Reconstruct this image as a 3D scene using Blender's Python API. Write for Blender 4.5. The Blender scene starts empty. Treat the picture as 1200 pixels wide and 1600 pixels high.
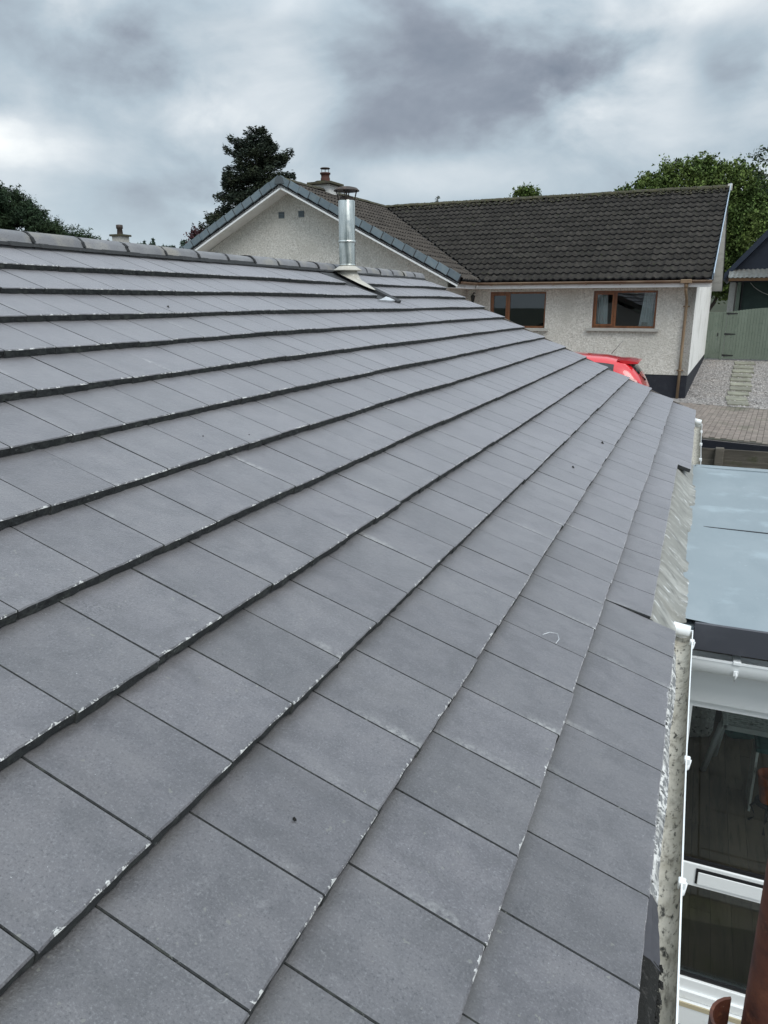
import bpy, bmesh, math, random
import numpy as np
from mathutils import Vector, Matrix
random.seed(7); RNG = np.random.default_rng(11)
S = bpy.context.scene
R = math.radians

# ------------------------------------------------------------------ camera
F_PX = 1169.44
cam_d = bpy.data.cameras.new('camera'); cam = bpy.data.objects.new('camera', cam_d)
S.collection.objects.link(cam); S.camera = cam
YAW, PIT, ROL = R(-22.5594), R(15.561), R(-0.0663)
CAM = np.array([4.08166, -0.08658, -0.34074])
fw = np.array([math.sin(YAW)*math.cos(PIT), math.cos(YAW)*math.cos(PIT), -math.sin(PIT)])
rt0 = np.array([math.cos(YAW), -math.sin(YAW), 0.0]); up0 = np.cross(rt0, fw)
rt = math.cos(ROL)*rt0 + math.sin(ROL)*up0; up = -math.sin(ROL)*rt0 + math.cos(ROL)*up0
cam.matrix_world = Matrix(((rt[0], up[0], -fw[0], CAM[0]), (rt[1], up[1], -fw[1], CAM[1]), (rt[2], up[2], -fw[2], CAM[2]), (0, 0, 0, 1)))
cam_d.sensor_fit = 'VERTICAL'; cam_d.sensor_height = 36.0; cam_d.lens = 36.0*F_PX/1600
cam_d.clip_start = 0.05; cam_d.clip_end = 3000
def project(p):
    d = np.asarray(p, float) - CAM; z = d @ fw
    if z < 0.05: return None
    return 600 + F_PX*(d @ rt)/z, 800 - F_PX*(d @ up)/z, z

# ------------------------------------------------------------------ exposure, sky, sun
S.view_settings.view_transform = 'Standard'; S.view_settings.look = 'None'
S.view_settings.exposure = 0.5; S.view_settings.gamma = 1.0; S.view_settings.use_curve_mapping = False
SUN_EL, SUN_AZ = R(50), R(132)       # azimuth measured from +Y towards +X
sun_d = bpy.data.lights.new('sun', 'SUN'); sun = bpy.data.objects.new('sun', sun_d); S.collection.objects.link(sun)
sun_d.energy = 1.4; sun_d.angle = R(35); sun_d.color = (1.0, 0.97, 0.92)
sv = Vector((math.sin(SUN_AZ)*math.cos(SUN_EL), math.cos(SUN_AZ)*math.cos(SUN_EL), math.sin(SUN_EL)))
sun.rotation_euler = sv.to_track_quat('Z', 'Y').to_euler()
sun.location = (20, -5, 30)

W = bpy.data.worlds.new('World'); S.world = W; W.use_nodes = True
def build_world():
    nt = W.node_tree; nt.nodes.clear(); N = nt.nodes.new; L = nt.links.new
    def mth(op, a, b=None, c=None, clamp=False):
        n = N('ShaderNodeMath'); n.operation = op; n.use_clamp = clamp
        for i, v in enumerate((a, b, c)):
            if v is None: continue
            if isinstance(v, (int, float)): n.inputs[i].default_value = v
            else: L(v, n.inputs[i])
        return n.outputs[0]
    out = N('ShaderNodeOutputWorld')
    sky = N('ShaderNodeTexSky'); sky.sky_type = 'NISHITA'; sky.sun_disc = False
    sky.sun_elevation = SUN_EL; sky.sun_rotation = SUN_AZ
    bs = N('ShaderNodeBackground'); bs.inputs[1].default_value = 0.08; L(sky.outputs[0], bs.inputs[0])
    tc = N('ShaderNodeTexCoord'); sep = N('ShaderNodeSeparateXYZ'); L(tc.outputs['Generated'], sep.inputs[0])
    zc = mth('ADD', mth('MAXIMUM', sep.outputs[2], 0.0), 0.20)
    px = mth('DIVIDE', sep.outputs[0], zc); py = mth('DIVIDE', sep.outputs[1], zc)
    cmb = N('ShaderNodeCombineXYZ'); L(px, cmb.inputs[0]); L(py, cmb.inputs[1])
    def noise(vec, sc, det, rough, dist=0.0, off=0.0):
        m = N('ShaderNodeMapping'); m.inputs['Location'].default_value = (off, off*0.7, off*0.3); L(vec, m.inputs[0])
        n = N('ShaderNodeTexNoise'); n.inputs['Scale'].default_value = sc; n.inputs['Detail'].default_value = det
        n.inputs['Roughness'].default_value = rough; n.inputs['Distortion'].default_value = dist; L(m.outputs[0], n.inputs['Vector'])
        return n.outputs[0]
    mpz = N('ShaderNodeMapping'); mpz.inputs['Scale'].default_value = (1,1,1.75); L(tc.outputs['Generated'], mpz.inputs[0])
    n1 = noise(mpz.outputs[0], 2.1, 9, 0.55, 0.4, 3.1)
    n2 = noise(mpz.outputs[0], 4.6, 9, 0.56, 0.5, 7.7)
    n3 = noise(mpz.outputs[0], 7.0, 8, 0.54, 0.2, 1.3)
    n4 = noise(mpz.outputs[0], 3.2, 5, 0.55, 0.2, 5.3)
    w = mth('SUBTRACT', n3, 0.5)
    b = mth('ADD', mth('MULTIPLY', mth('SUBTRACT', n1, 0.5), 0.55), mth('MULTIPLY', mth('SUBTRACT', n2, 0.5), 0.70))
    b = mth('ADD', b, mth('MULTIPLY', w, 0.55))
    b = mth('ADD', b, 0.57)
    # cloud banks: a centre on the sky (azimuth, elevation), half sizes in degrees, tilt, gain
    for az, el, sa, se, tilt, gain in CLOUDS:
        a, e, t = R(az), R(el), R(tilt)
        c = np.array([math.sin(a)*math.cos(e), math.cos(a)*math.cos(e), math.sin(e)])
        t1 = np.array([math.cos(a), -math.sin(a), 0]); t2 = np.cross(t1, c)
        u1 = math.cos(t)*t1 + math.sin(t)*t2; u2 = -math.sin(t)*t1 + math.cos(t)*t2
        def dot(v, s):
            n = N('ShaderNodeVectorMath'); n.operation = 'DOT_PRODUCT'; L(tc.outputs['Generated'], n.inputs[0]); n.inputs[1].default_value = tuple(v)
            return mth('DIVIDE', n.outputs['Value'], math.sin(R(s)))
        q1 = mth('ADD', dot(u1, sa), mth('MULTIPLY', w, 1.6)); q2 = mth('ADD', dot(u2, se), mth('MULTIPLY', mth('SUBTRACT', n4, 0.5), 2.4))
        rr = mth('SQRT', mth('ADD', mth('MULTIPLY', q1, q1), mth('MULTIPLY', q2, q2)))
        fr = N('ShaderNodeVectorMath'); fr.operation = 'DOT_PRODUCT'; L(tc.outputs['Generated'], fr.inputs[0]); fr.inputs[1].default_value = tuple(c)
        rr = mth('ADD', rr, mth('MULTIPLY', mth('LESS_THAN', fr.outputs['Value'], 0.0), 9.0))
        mr = N('ShaderNodeMapRange'); mr.interpolation_type = 'SMOOTHSTEP'; L(rr, mr.inputs[0])
        mr.inputs[1].default_value = 1.25; mr.inputs[2].default_value = 0.25; mr.inputs[3].default_value = 0.0; mr.inputs[4].default_value = gain
        b = mth('ADD', b, mr.outputs[0])
    cr = N('ShaderNodeValToRGB'); L(b, cr.inputs[0]); e = cr.color_ramp.elements
    e[0].position = 0.0; e[0].color = (0.120, 0.145, 0.185, 1)
    e[1].position = 1.0; e[1].color = (0.74, 0.76, 0.76, 1)
    for p, c in ((0.25, (0.210, 0.238, 0.282, 1)), (0.5, (0.335, 0.400, 0.450, 1)), (0.75, (0.50, 0.545, 0.578, 1))):
        x = e.new(p); x.color = c
    # an overcast sky grows brighter towards the zenith
    gain = mth('ADD', 1.0, mth('MULTIPLY', mth('POWER', mth('MAXIMUM', mth('SUBTRACT', sep.outputs[2], 0.30), 0.0), 0.8), 1.9))
    hz = N('ShaderNodeMapRange'); hz.interpolation_type = 'SMOOTHSTEP'; L(sep.outputs[2], hz.inputs[0])
    hz.inputs[1].default_value = 0.17; hz.inputs[2].default_value = 0.02; hz.inputs[3].default_value = 0.0; hz.inputs[4].default_value = 0.62
    hm = N('ShaderNodeMix'); hm.data_type = 'RGBA'; L(hz.outputs[0], hm.inputs[0]); L(cr.outputs[0], hm.inputs[6]); hm.inputs[7].default_value = (0.395, 0.470, 0.525, 1)
    bg = N('ShaderNodeBackground'); L(hm.outputs[2], bg.inputs[0]); L(gain, bg.inputs[1])
    mx = N('ShaderNodeMixShader'); mx.inputs[0].default_value = 0.94; L(bs.outputs[0], mx.inputs[1]); L(bg.outputs[0], mx.inputs[2])
    L(mx.outputs[0], out.inputs[0])
CLOUDS = [  # az, el, half width, half height, tilt, gain
    (-17.5, 15.4, 13.0, 5.2, 6, -0.40),
    (-20.0, 10.8, 7.0, 1.8, 0, -0.12),
    (-45.0, 16.5, 9.0, 3.0, -10, -0.22),
    (-30.5, 13.6, 6.5, 3.4, 20, 0.26),
    (-46.0, 10.3, 4.5, 2.2, 0, 0.30),
    (-24.0, 7.6, 13.0, 2.0, 4, 0.16),
    (-6.5, 13.2, 5.0, 4.5, 0, 0.26),
    (0.5, 14.5, 3.0, 2.4, 0, -0.24),
    (-2.0, 17.5, 5.0, 1.5, 0, 0.20),
    (-38.0, 6.5, 7.0, 2.2, 0, -0.16),
    (-12.0, 5.0, 9.0, 2.0, -3, -0.10),
    (1.0, 6.5, 7.0, 2.5, 0, 0.16),
]
build_world()

# ------------------------------------------------------------------ materials
def M(name, layers, rough=0.75, bump=(), metal=0.0, spec=0.5, coat=0.0, island=0.0, coords='pos', clear=None, rough2=None):
    """layers: (colour,) then (colour, scale, lo, hi[, detail, stretch]) mixed over it by noise; bump: (scale, strength, distance[, stretch])"""
    m = bpy.data.materials.new(name); m.use_nodes = True; nt = m.node_tree; nt.nodes.clear(); N = nt.nodes.new; L = nt.links.new
    out = N('ShaderNodeOutputMaterial'); p = N('ShaderNodeBsdfPrincipled'); L(p.outputs[0], out.inputs[0])
    if coords == 'pos': src = N('ShaderNodeNewGeometry').outputs['Position']
    else: src = N('ShaderNodeTexCoord').outputs['Object']
    def ntex(sc, det=6, stretch=None, ro=0.6):
        v = src
        if stretch:
            mp = N('ShaderNodeMapping'); mp.inputs['Scale'].default_value = stretch; L(src, mp.inputs[0]); v = mp.outputs[0]
        n = N('ShaderNodeTexNoise'); n.inputs['Scale'].default_value = sc; n.inputs['Detail'].default_value = det; n.inputs['Roughness'].default_value = ro
        L(v, n.inputs['Vector']); return n.outputs[0]
    col = None
    for i, ly in enumerate(layers):
        if i == 0:
            rgb = N('ShaderNodeRGB'); rgb.outputs[0].default_value = (*ly[0], 1); col = rgb.outputs[0]; continue
        c, sc, lo, hi = ly[:4]; det = ly[4] if len(ly) > 4 else 6; st = ly[5] if len(ly) > 5 else None
        mr = N('ShaderNodeMapRange'); L(ntex(sc, det, st), mr.inputs[0]); mr.inputs[1].default_value = lo; mr.inputs[2].default_value = hi
        mx = N('ShaderNodeMix'); mx.data_type = 'RGBA'; L(mr.outputs[0], mx.inputs[0]); L(col, mx.inputs[6]); mx.inputs[7].default_value = (*c, 1); col = mx.outputs[2]
    if island:
        g = N('ShaderNodeNewGeometry'); oi = N('ShaderNodeObjectInfo'); a = N('ShaderNodeMath'); a.operation = 'ADD'
        L(g.outputs['Random Per Island'], a.inputs[0]); L(oi.outputs['Random'], a.inputs[1])
        fr = N('ShaderNodeMath'); fr.operation = 'FRACT'; L(a.outputs[0], fr.inputs[0])
        mr = N('ShaderNodeMapRange'); L(fr.outputs[0], mr.inputs[0]); mr.inputs[3].default_value = 1-island; mr.inputs[4].default_value = 1+island
        h = N('ShaderNodeHueSaturation'); L(col, h.inputs['Color']); L(mr.outputs[0], h.inputs['Value']); col = h.outputs[0]
    L(col, p.inputs['Base Color'])
    p.inputs['Roughness'].default_value = rough; p.inputs['Metallic'].default_value = metal; p.inputs['Specular IOR Level'].default_value = spec
    p.inputs['Coat Weight'].default_value = coat
    if rough2:
        mr = N('ShaderNodeMapRange'); L(ntex(rough2[0]), mr.inputs[0]); mr.inputs[1].default_value = 0.35; mr.inputs[2].default_value = 0.65
        mr.inputs[3].default_value = rough; mr.inputs[4].default_value = rough2[1]; L(mr.outputs[0], p.inputs['Roughness'])
    nrm = None
    for bp in bump:
        bn = N('ShaderNodeBump'); bn.inputs['Strength'].default_value = bp[1]; bn.inputs['Distance'].default_value = bp[2]
        L(ntex(bp[0], 4, bp[3] if len(bp) > 3 else None), bn.inputs['Height'])
        if nrm is not None: L(nrm, bn.inputs['Normal'])
        nrm = bn.outputs[0]
    if nrm is not None: L(nrm, p.inputs['Normal'])
    m['pn'] = p.name
    return m

def tile_material():
    """concrete roof tile; uv = (metres across, 0 at the head lap .. 1 at the tail)"""
    m = bpy.data.materials.new('grey_tile'); m.use_nodes = True; nt = m.node_tree; nt.nodes.clear(); N = nt.nodes.new; L = nt.links.new
    out = N('ShaderNodeOutputMaterial'); p = N('ShaderNodeBsdfPrincipled'); L(p.outputs[0], out.inputs[0])
    pos = N('ShaderNodeNewGeometry'); uv = N('ShaderNodeUVMap'); uv.uv_map = 'UVMap'; sp = N('ShaderNodeSeparateXYZ'); L(uv.outputs[0], sp.inputs[0])
    oi = N('ShaderNodeObjectInfo')
    def mth(op, a, b=None, clamp=False):
        n = N('ShaderNodeMath'); n.operation = op; n.use_clamp = clamp
        for i, v in enumerate((a, b)):
            if v is None: continue
            if isinstance(v, (int, float)): n.inputs[i].default_value = v
            else: L(v, n.inputs[i])
        return n.outputs[0]
    def noise(sc, det=6, ro=0.6, dist=0.0, stretch=None):
        v = pos.outputs['Position']
        if stretch:
            mp = N('ShaderNodeMapping'); mp.inputs['Scale'].default_value = stretch; L(v, mp.inputs[0]); v = mp.outputs[0]
        n = N('ShaderNodeTexNoise'); n.inputs['Scale'].default_value = sc; n.inputs['Detail'].default_value = det; n.inputs['Roughness'].default_value = ro
        n.inputs['Distortion'].default_value = dist; L(v, n.inputs['Vector']); return n.outputs[0]
    def rng(v, a, b, c=0.0, d=1.0, smooth=False):
        n = N('ShaderNodeMapRange'); L(v, n.inputs[0]); n.inputs[1].default_value = a; n.inputs[2].default_value = b; n.inputs[3].default_value = c; n.inputs[4].default_value = d
        if smooth: n.interpolation_type = 'SMOOTHSTEP'
        return n.outputs[0]
    def mix(f, a, b):
        n = N('ShaderNodeMix'); n.data_type = 'RGBA'
        if isinstance(f, float): n.inputs[0].default_value = f
        else: L(f, n.inputs[0])
        for k, v in ((6, a), (7, b)):
            if isinstance(v, tuple): n.inputs[k].default_value = (*v, 1)
            else: L(v, n.inputs[k])
        return n.outputs[2]
    fine = noise(170, 3, 0.75); med = noise(34, 6, 0.65); big = noise(1.7, 5, 0.6); mid = noise(8, 6, 0.6, 0.4)
    c = mix(rng(big, 0.35, 0.68), (0.083, 0.080, 0.088), (0.105, 0.101, 0.110))
    c = mix(rng(mid, 0.42, 0.66, 0, 0.75), c, (0.128, 0.122, 0.128))
    c = mix(rng(mid, 0.50, 0.32, 0, 0.60), c, (0.062, 0.059, 0.062))
    c = mix(rng(med, 0.54, 0.74, 0, 0.40), c, (0.150, 0.145, 0.150))
    c = mix(rng(fine, 0.55, 0.70, 0, 0.50), c, (0.25, 0.255, 0.265))
    c = mix(rng(fine, 0.44, 0.32, 0, 0.95), c, (0.040, 0.041, 0.046))
    st_ = noise(11, 5, 0.6, 0.2, (0.22, 1.0, 0.22))
    c = mix(rng(st_, 0.52, 0.72, 0, 0.40), c, (0.142, 0.138, 0.142)); c = mix(rng(st_, 0.46, 0.28, 0, 0.40), c, (0.058, 0.056, 0.058))
    # black grit lodged in some patches, thicker along lower corners
    grit = mth('MULTIPLY', rng(noise(3.3, 4, 0.55), 0.60, 0.78), rng(noise(150, 2, 0.6), 0.50, 0.58))
    c = mix(mth('MULTIPLY', grit, 0.8), c, (0.035, 0.036, 0.04))
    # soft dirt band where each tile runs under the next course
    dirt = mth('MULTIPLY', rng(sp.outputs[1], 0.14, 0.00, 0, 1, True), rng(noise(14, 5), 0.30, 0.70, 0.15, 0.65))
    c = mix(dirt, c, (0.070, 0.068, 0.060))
    # pale lime bloom running beside a few of the joints
    nb = mth('MULTIPLY', rng(sp.outputs[0], 0.045, 0.005, 0, 1, True), rng(noise(2.3, 3), 0.56, 0.70))
    nb = mth('MULTIPLY', nb, rng(noise(60, 4), 0.38, 0.62))
    c = mix(mth('MULTIPLY', nb, 0.55), c, (0.52, 0.52, 0.50))
    # paint-white chips and scuffs on the tail edge
    edge = rng(sp.outputs[1], 0.935, 1.0, 0, 1)
    chip = mth('MULTIPLY', mth('GREATER_THAN', mth('ADD', mth('MULTIPLY', edge, 0.34), mth('MULTIPLY', noise(48, 6, 0.72, 0.8), 0.9)), 0.79), mth('GREATER_THAN', noise(6, 5, 0.7), 0.500))
    c = mix(mth('MULTIPLY', chip, 0.88), c, (0.62, 0.62, 0.60))
    scf = mth('MULTIPLY', rng(noise(0.9, 3), 0.56, 0.66), rng(noise(26, 7, 0.75, 0.8), 0.60, 0.70))
    c = mix(mth('MULTIPLY', scf, 0.45), c, (0.34, 0.34, 0.34))
    lich = mth('MULTIPLY', mth('GREATER_THAN', noise(46, 2, 0.5), 0.725), mth('GREATER_THAN', noise(1.6, 2), 0.48))
    c = mix(mth('MULTIPLY', lich, 0.5), c, (0.20, 0.20, 0.175))
    spk = mth('MULTIPLY', mth('GREATER_THAN', noise(120, 3, 0.75), 0.735), mth('GREATER_THAN', noise(4.0, 3), 0.50))
    c = mix(mth('MULTIPLY', spk, 0.8), c, (0.66, 0.68, 0.68))
    pr = N('ShaderNodeMath'); pr.operation = 'FRACT'; L(mth('ADD', pos.outputs['Random Per Island'], oi.outputs['Random']), pr.inputs[0])
    h = N('ShaderNodeHueSaturation'); L(c, h.inputs['Color']); L(rng(pr.outputs[0], 0, 1, 0.87, 1.13), h.inputs['Value']); L(rng(mth('FRACT', mth('MULTIPLY', pr.outputs[0], 7.3)), 0, 1, 0.85, 1.15), h.inputs['Saturation'])
    L(h.outputs[0], p.inputs['Base Color'])
    L(rng(mid, 0.3, 0.7, 0.36, 0.50), p.inputs['Roughness']); p.inputs['Specular IOR Level'].default_value = 0.95; p.inputs['Sheen Weight'].default_value = 0.8; p.inputs['Sheen Roughness'].default_value = 0.40; p.inputs['Sheen Tint'].default_value = (1.0,0.95,0.99,1)
    b1 = N('ShaderNodeBump'); b1.inputs['Strength'].default_value = 0.8; b1.inputs['Distance'].default_value = 0.0018; L(fine, b1.inputs['Height'])
    b2 = N('ShaderNodeBump'); b2.inputs['Strength'].default_value = 0.5; b2.inputs['Distance'].default_value = 0.003; L(med, b2.inputs['Height']); L(b1.outputs[0], b2.inputs['Normal'])
    L(b2.outputs[0], p.inputs['Normal'])
    return m

MT = {}
MT['tile'] = tile_material()
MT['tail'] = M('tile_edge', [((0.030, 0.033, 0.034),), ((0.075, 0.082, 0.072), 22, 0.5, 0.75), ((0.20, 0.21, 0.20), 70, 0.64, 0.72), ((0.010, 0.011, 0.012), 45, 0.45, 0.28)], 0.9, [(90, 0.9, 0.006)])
MT['ridge'] = M('ridge_concrete', [((0.170, 0.170, 0.180),), ((0.23, 0.23, 0.23), 6, 0.45, 0.7), ((0.26, 0.24, 0.20), 3, 0.52, 0.72), ((0.12, 0.12, 0.125), 120, 0.52, 0.7)], 0.7, [(160, 0.4, 0.002)], island=0.07)
MT['under'] = M('black_underlay', [((0.012, 0.012, 0.014),)], 0.9)
MT['mortar'] = M('black_ridge_union', [((0.016, 0.017, 0.018),), ((0.09, 0.09, 0.09), 60, 0.62, 0.7)], 0.8, [(60, 0.8, 0.006)])
MT['harl'] = M('pebble_dash', [((0.57, 0.545, 0.495),), ((0.70, 0.675, 0.625), 22, 0.47, 0.56, 3), ((0.38, 0.36, 0.325), 26, 0.57, 0.67, 3), ((0.50, 0.48, 0.43), 1.2, 0.50, 0.85), ((0.42, 0.40, 0.36), 9, 0.62, 0.9, 4, (1, 1, 0.18))], 0.92, [(30, 1.0, 0.02), (70, 0.6, 0.006)], spec=0.2)
MT['harl_white'] = M('white_pebble_dash', [((0.84, 0.83, 0.80),), ((0.70, 0.69, 0.66), 26, 0.54, 0.68, 3), ((0.55, 0.54, 0.50), 1.2, 0.5, 0.8), ((0.50, 0.5, 0.44), 2.5, 0.58, 0.8, 5, (1, 1, 0.3))], 0.92, [(30, 1.0, 0.02), (70, 0.6, 0.006)], spec=0.2)
MT['plinth'] = M('navy_plinth_paint', [((0.010, 0.012, 0.020),), ((0.022, 0.025, 0.034), 8, 0.5, 0.8)], 0.75, [(40, 0.6, 0.01)])
MT['brown_tile'] = M('brown_roof_tile', [((0.056, 0.048, 0.041),), ((0.080, 0.070, 0.060), 5, 0.42, 0.7), ((0.055, 0.047, 0.042), 18, 0.50, 0.72), ((0.17, 0.165, 0.13), 30, 0.64, 0.74)], 0.9, [(80, 0.6, 0.006)], island=0.16, spec=0.2)
MT['dark_tile'] = M('dark_mossy_roof_tile', [((0.031, 0.028, 0.025),), ((0.048, 0.043, 0.037), 6, 0.45, 0.7), ((0.012, 0.011, 0.010), 14, 0.50, 0.74), ((0.20, 0.21, 0.19), 26, 0.69, 0.74), ((0.035, 0.045, 0.018), 9, 0.60, 0.75)], 0.92, [(70, 0.8, 0.008)], island=0.22, spec=0.15)
MT['moss_ridge'] = M('mossy_ridge', [((0.050, 0.045, 0.034),), ((0.075, 0.066, 0.033), 9, 0.42, 0.65), ((0.045, 0.06, 0.02), 14, 0.5, 0.7), ((0.17, 0.155, 0.12), 25, 0.64, 0.74)], 0.95, [(40, 1.0, 0.02)], island=0.15)
MT['verge'] = M('blue_grey_verge', [((0.150, 0.195, 0.225),), ((0.20, 0.24, 0.255), 6, 0.45, 0.7), ((0.10, 0.125, 0.13), 14, 0.58, 0.8)], 0.62, [(50, 0.3, 0.004)], island=0.2)
MT['verge_pale'] = M('pale_blue_verge', [((0.46, 0.56, 0.66),), ((0.34, 0.42, 0.50), 9, 0.52, 0.75)], 0.5, island=0.08)
MT['white'] = M('white_paint', [((0.84, 0.85, 0.85),), ((0.60, 0.60, 0.57), 5, 0.55, 0.8)], 0.55)
MT['soffit'] = M('white_soffit', [((0.74, 0.73, 0.70),), ((0.50, 0.49, 0.46), 3, 0.5, 0.8)], 0.7)
MT['upvc'] = M('white_upvc', [((0.86, 0.89, 0.90),), ((0.72, 0.74, 0.72), 7, 0.62, 0.8)], 0.32)
MT['brown_gutter'] = M('brown_gutter_plastic', [((0.13, 0.075, 0.045),), ((0.22, 0.155, 0.10), 4, 0.45, 0.7, 4, (0.3, 1, 1)), ((0.08, 0.05, 0.035), 9, 0.58, 0.8)], 0.5)
MT['downpipe'] = M('weathered_brown_pipe', [((0.22, 0.15, 0.09),), ((0.32, 0.25, 0.16), 5, 0.48, 0.7, 4, (1, 1, 0.3)), ((0.15, 0.085, 0.045), 8, 0.58, 0.8)], 0.55)
MT['wood_frame'] = M('golden_oak_frame', [((0.17, 0.062, 0.022),), ((0.26, 0.10, 0.034), 12, 0.42, 0.66, 4, (1, 1, 0.15)), ((0.10, 0.038, 0.016), 20, 0.56, 0.74)], 0.42, coat=0.2)
MT['sill'] = M('concrete_sill', [((0.42, 0.41, 0.38),), ((0.30, 0.29, 0.27), 9, 0.5, 0.75)], 0.85, [(60, 0.3, 0.003)])
MT['curtain'] = M('white_curtain', [((0.70, 0.72, 0.72),)], 0.9)
MT['room'] = M('dark_room_wall', [((0.20, 0.185, 0.165),)], 0.9)
MT['steel'] = M('stainless_flue', [((0.62, 0.65, 0.63),), ((0.24, 0.27, 0.26), 9, 0.48, 0.62, 5, (1.4, 1.4, 0.10)), ((0.80, 0.80, 0.74), 16, 0.56, 0.68, 5, (1.4, 1.4, 0.12))], 0.16, [(3.0, 0.25, 0.02)], metal=0.92, rough2=(9, 0.42))  # dark and bright upright streaks paint reflections into the steel colour
MT['soot'] = M('sooted_cowl', [((0.055, 0.045, 0.040),), ((0.13, 0.085, 0.06), 30, 0.5, 0.7)], 0.6, metal=0.4)
MT['cream'] = M('cream_flashing', [((0.46, 0.44, 0.39),), ((0.34, 0.32, 0.27), 12, 0.5, 0.75), ((0.70, 0.69, 0.64), 20, 0.55, 0.75)], 0.55)
MT['lead'] = M('dark_lead', [((0.032, 0.033, 0.036),), ((0.07, 0.072, 0.075), 14, 0.5, 0.75)], 0.75)
MT['silver'] = M('silver_sealant', [((0.62, 0.64, 0.66),), ((0.40, 0.42, 0.44), 30, 0.5, 0.7)], 0.35, metal=0.3)
MT['grp'] = M('blue_grey_grp_roof', [((0.240, 0.285, 0.310),), ((0.275, 0.320, 0.345), 1.6, 0.42, 0.70), ((0.225, 0.270, 0.295), 4.5, 0.50, 0.72, 6, (1, 0.35, 1)), ((0.38, 0.43, 0.46), 24, 0.66, 0.76), ((0.16, 0.19, 0.21), 75, 0.70, 0.75), ((0.31, 0.37, 0.40), 2.2, 0.56, 0.66, 8)], 0.42, [(2.5, 0.25, 0.012), (60, 0.15, 0.001)], spec=0.5)
MT['grp_edge'] = M('charcoal_edge_trim', [((0.060, 0.064, 0.078),), ((0.085, 0.09, 0.105), 6, 0.5, 0.8)], 0.45)
MT['resin'] = M('smeared_resin', [((0.24, 0.235, 0.21),), ((0.36, 0.355, 0.325), 5, 0.46, 0.64, 6, (1.0, 1.8, 0.0)), ((0.15, 0.145, 0.13), 9, 0.52, 0.68, 6, (1.0, 1.5, 0.0)), ((0.62, 0.63, 0.62), 13, 0.585, 0.68, 6, (0.9, 1.7, 0.0)), ((0.03, 0.03, 0.03), 42, 0.70, 0.73)], 0.42, [(9, 0.35, 0.012), (30, 0.3, 0.005)])  # the palest noise layer paints white highlights into the resin colour
MT['gutter_in'] = M('stained_gutter', [((0.50, 0.48, 0.42),), ((0.38, 0.36, 0.30), 12, 0.45, 0.70), ((0.19, 0.18, 0.15), 26, 0.52, 0.70, 8, (1.5, 0.6, 1.0)), ((0.030, 0.030, 0.026), 44, 0.56, 0.66, 8, (1.5, 0.6, 1.0)), ((0.16, 0.15, 0.12), 50, 0.58, 0.68)], 0.6, [(60, 0.4, 0.004)])
MT['felt'] = M('flaking_eave_felt', [((0.20, 0.205, 0.21),), ((0.70, 0.70, 0.68), 48, 0.49, 0.53, 7), ((0.025, 0.025, 0.025), 55, 0.60, 0.64), ((0.26, 0.26, 0.25), 12, 0.5, 0.7)], 0.8, [(80, 0.4, 0.003)])
MT['felt_dark'] = M('smooth_dark_felt', [((0.060, 0.060, 0.070),), ((0.085, 0.085, 0.092), 12, 0.5, 0.8)], 0.7, [(90, 0.3, 0.002)])
MT['muck'] = M('black_gutter_moss', [((0.010, 0.010, 0.009),), ((0.05, 0.048, 0.045), 50, 0.55, 0.66), ((0.20, 0.19, 0.17), 80, 0.68, 0.72)], 0.95, [(70, 1.0, 0.012)])
MT['fascia_board'] = M('old_fascia', [((0.10, 0.085, 0.07),), ((0.03, 0.028, 0.025), 12, 0.5, 0.7)], 0.8)
MT['timber'] = M('weathered_boards', [((0.105, 0.093, 0.076),), ((0.060, 0.053, 0.042), 5, 0.45, 0.68, 7, (0.25, 1, 2.4)), ((0.17, 0.155, 0.13), 7, 0.55, 0.72, 6, (0.3, 1, 3)), ((0.055, 0.06, 0.028), 3, 0.58, 0.72)], 0.9, [(24, 0.5, 0.01, (0.2, 1, 3))], island=0.2)
MT['paver'] = M('block_paving', [((0.215, 0.180, 0.155),), ((0.155, 0.130, 0.112), 6, 0.45, 0.7), ((0.26, 0.23, 0.20), 40, 0.55, 0.7), ((0.105, 0.105, 0.07), 1.1, 0.55, 0.75)], 0.92, [(60, 0.4, 0.004)], island=0.14)
MT['joint'] = M('paving_joint_grit', [((0.050, 0.046, 0.038),), ((0.03, 0.035, 0.016), 3, 0.45, 0.65)], 0.95)
MT['gravel'] = M('gravel', [((0.28, 0.265, 0.255),), ((0.40, 0.385, 0.37), 30, 0.50, 0.62), ((0.13, 0.12, 0.115), 26, 0.55, 0.66), ((0.33, 0.29, 0.26), 1.2, 0.45, 0.7)], 0.95, [(30, 1.0, 0.03)])
MT['stone'] = M('gravel_stones', [((0.34, 0.32, 0.305),), ((0.18, 0.165, 0.16), 14, 0.5, 0.6)], 0.9, island=0.55)
MT['slab'] = M('mossy_concrete_slab', [((0.21, 0.205, 0.165),), ((0.30, 0.30, 0.235), 2.4, 0.45, 0.65), ((0.12, 0.12, 0.085), 6, 0.5, 0.72), ((0.38, 0.37, 0.31), 10, 0.62, 0.74)], 0.9, [(30, 0.4, 0.006)], island=0.15)
MT['green_boards'] = M('sage_green_boards', [((0.140, 0.172, 0.135),), ((0.165, 0.20, 0.16), 5, 0.45, 0.7, 4, (1, 1, 0.2)), ((0.095, 0.130, 0.100), 9, 0.55, 0.75)], 0.7, island=0.06)
MT['iron'] = M('black_iron', [((0.012, 0.012, 0.013),)], 0.5)
MT['navy'] = M('navy_cladding', [((0.014, 0.020, 0.036),), ((0.022, 0.030, 0.048), 3, 0.4, 0.7)], 0.62)
MT['navy_roof'] = M('navy_roof_sheet', [((0.022, 0.032, 0.055),), ((0.032, 0.044, 0.070), 4, 0.5, 0.8)], 0.5)
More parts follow.
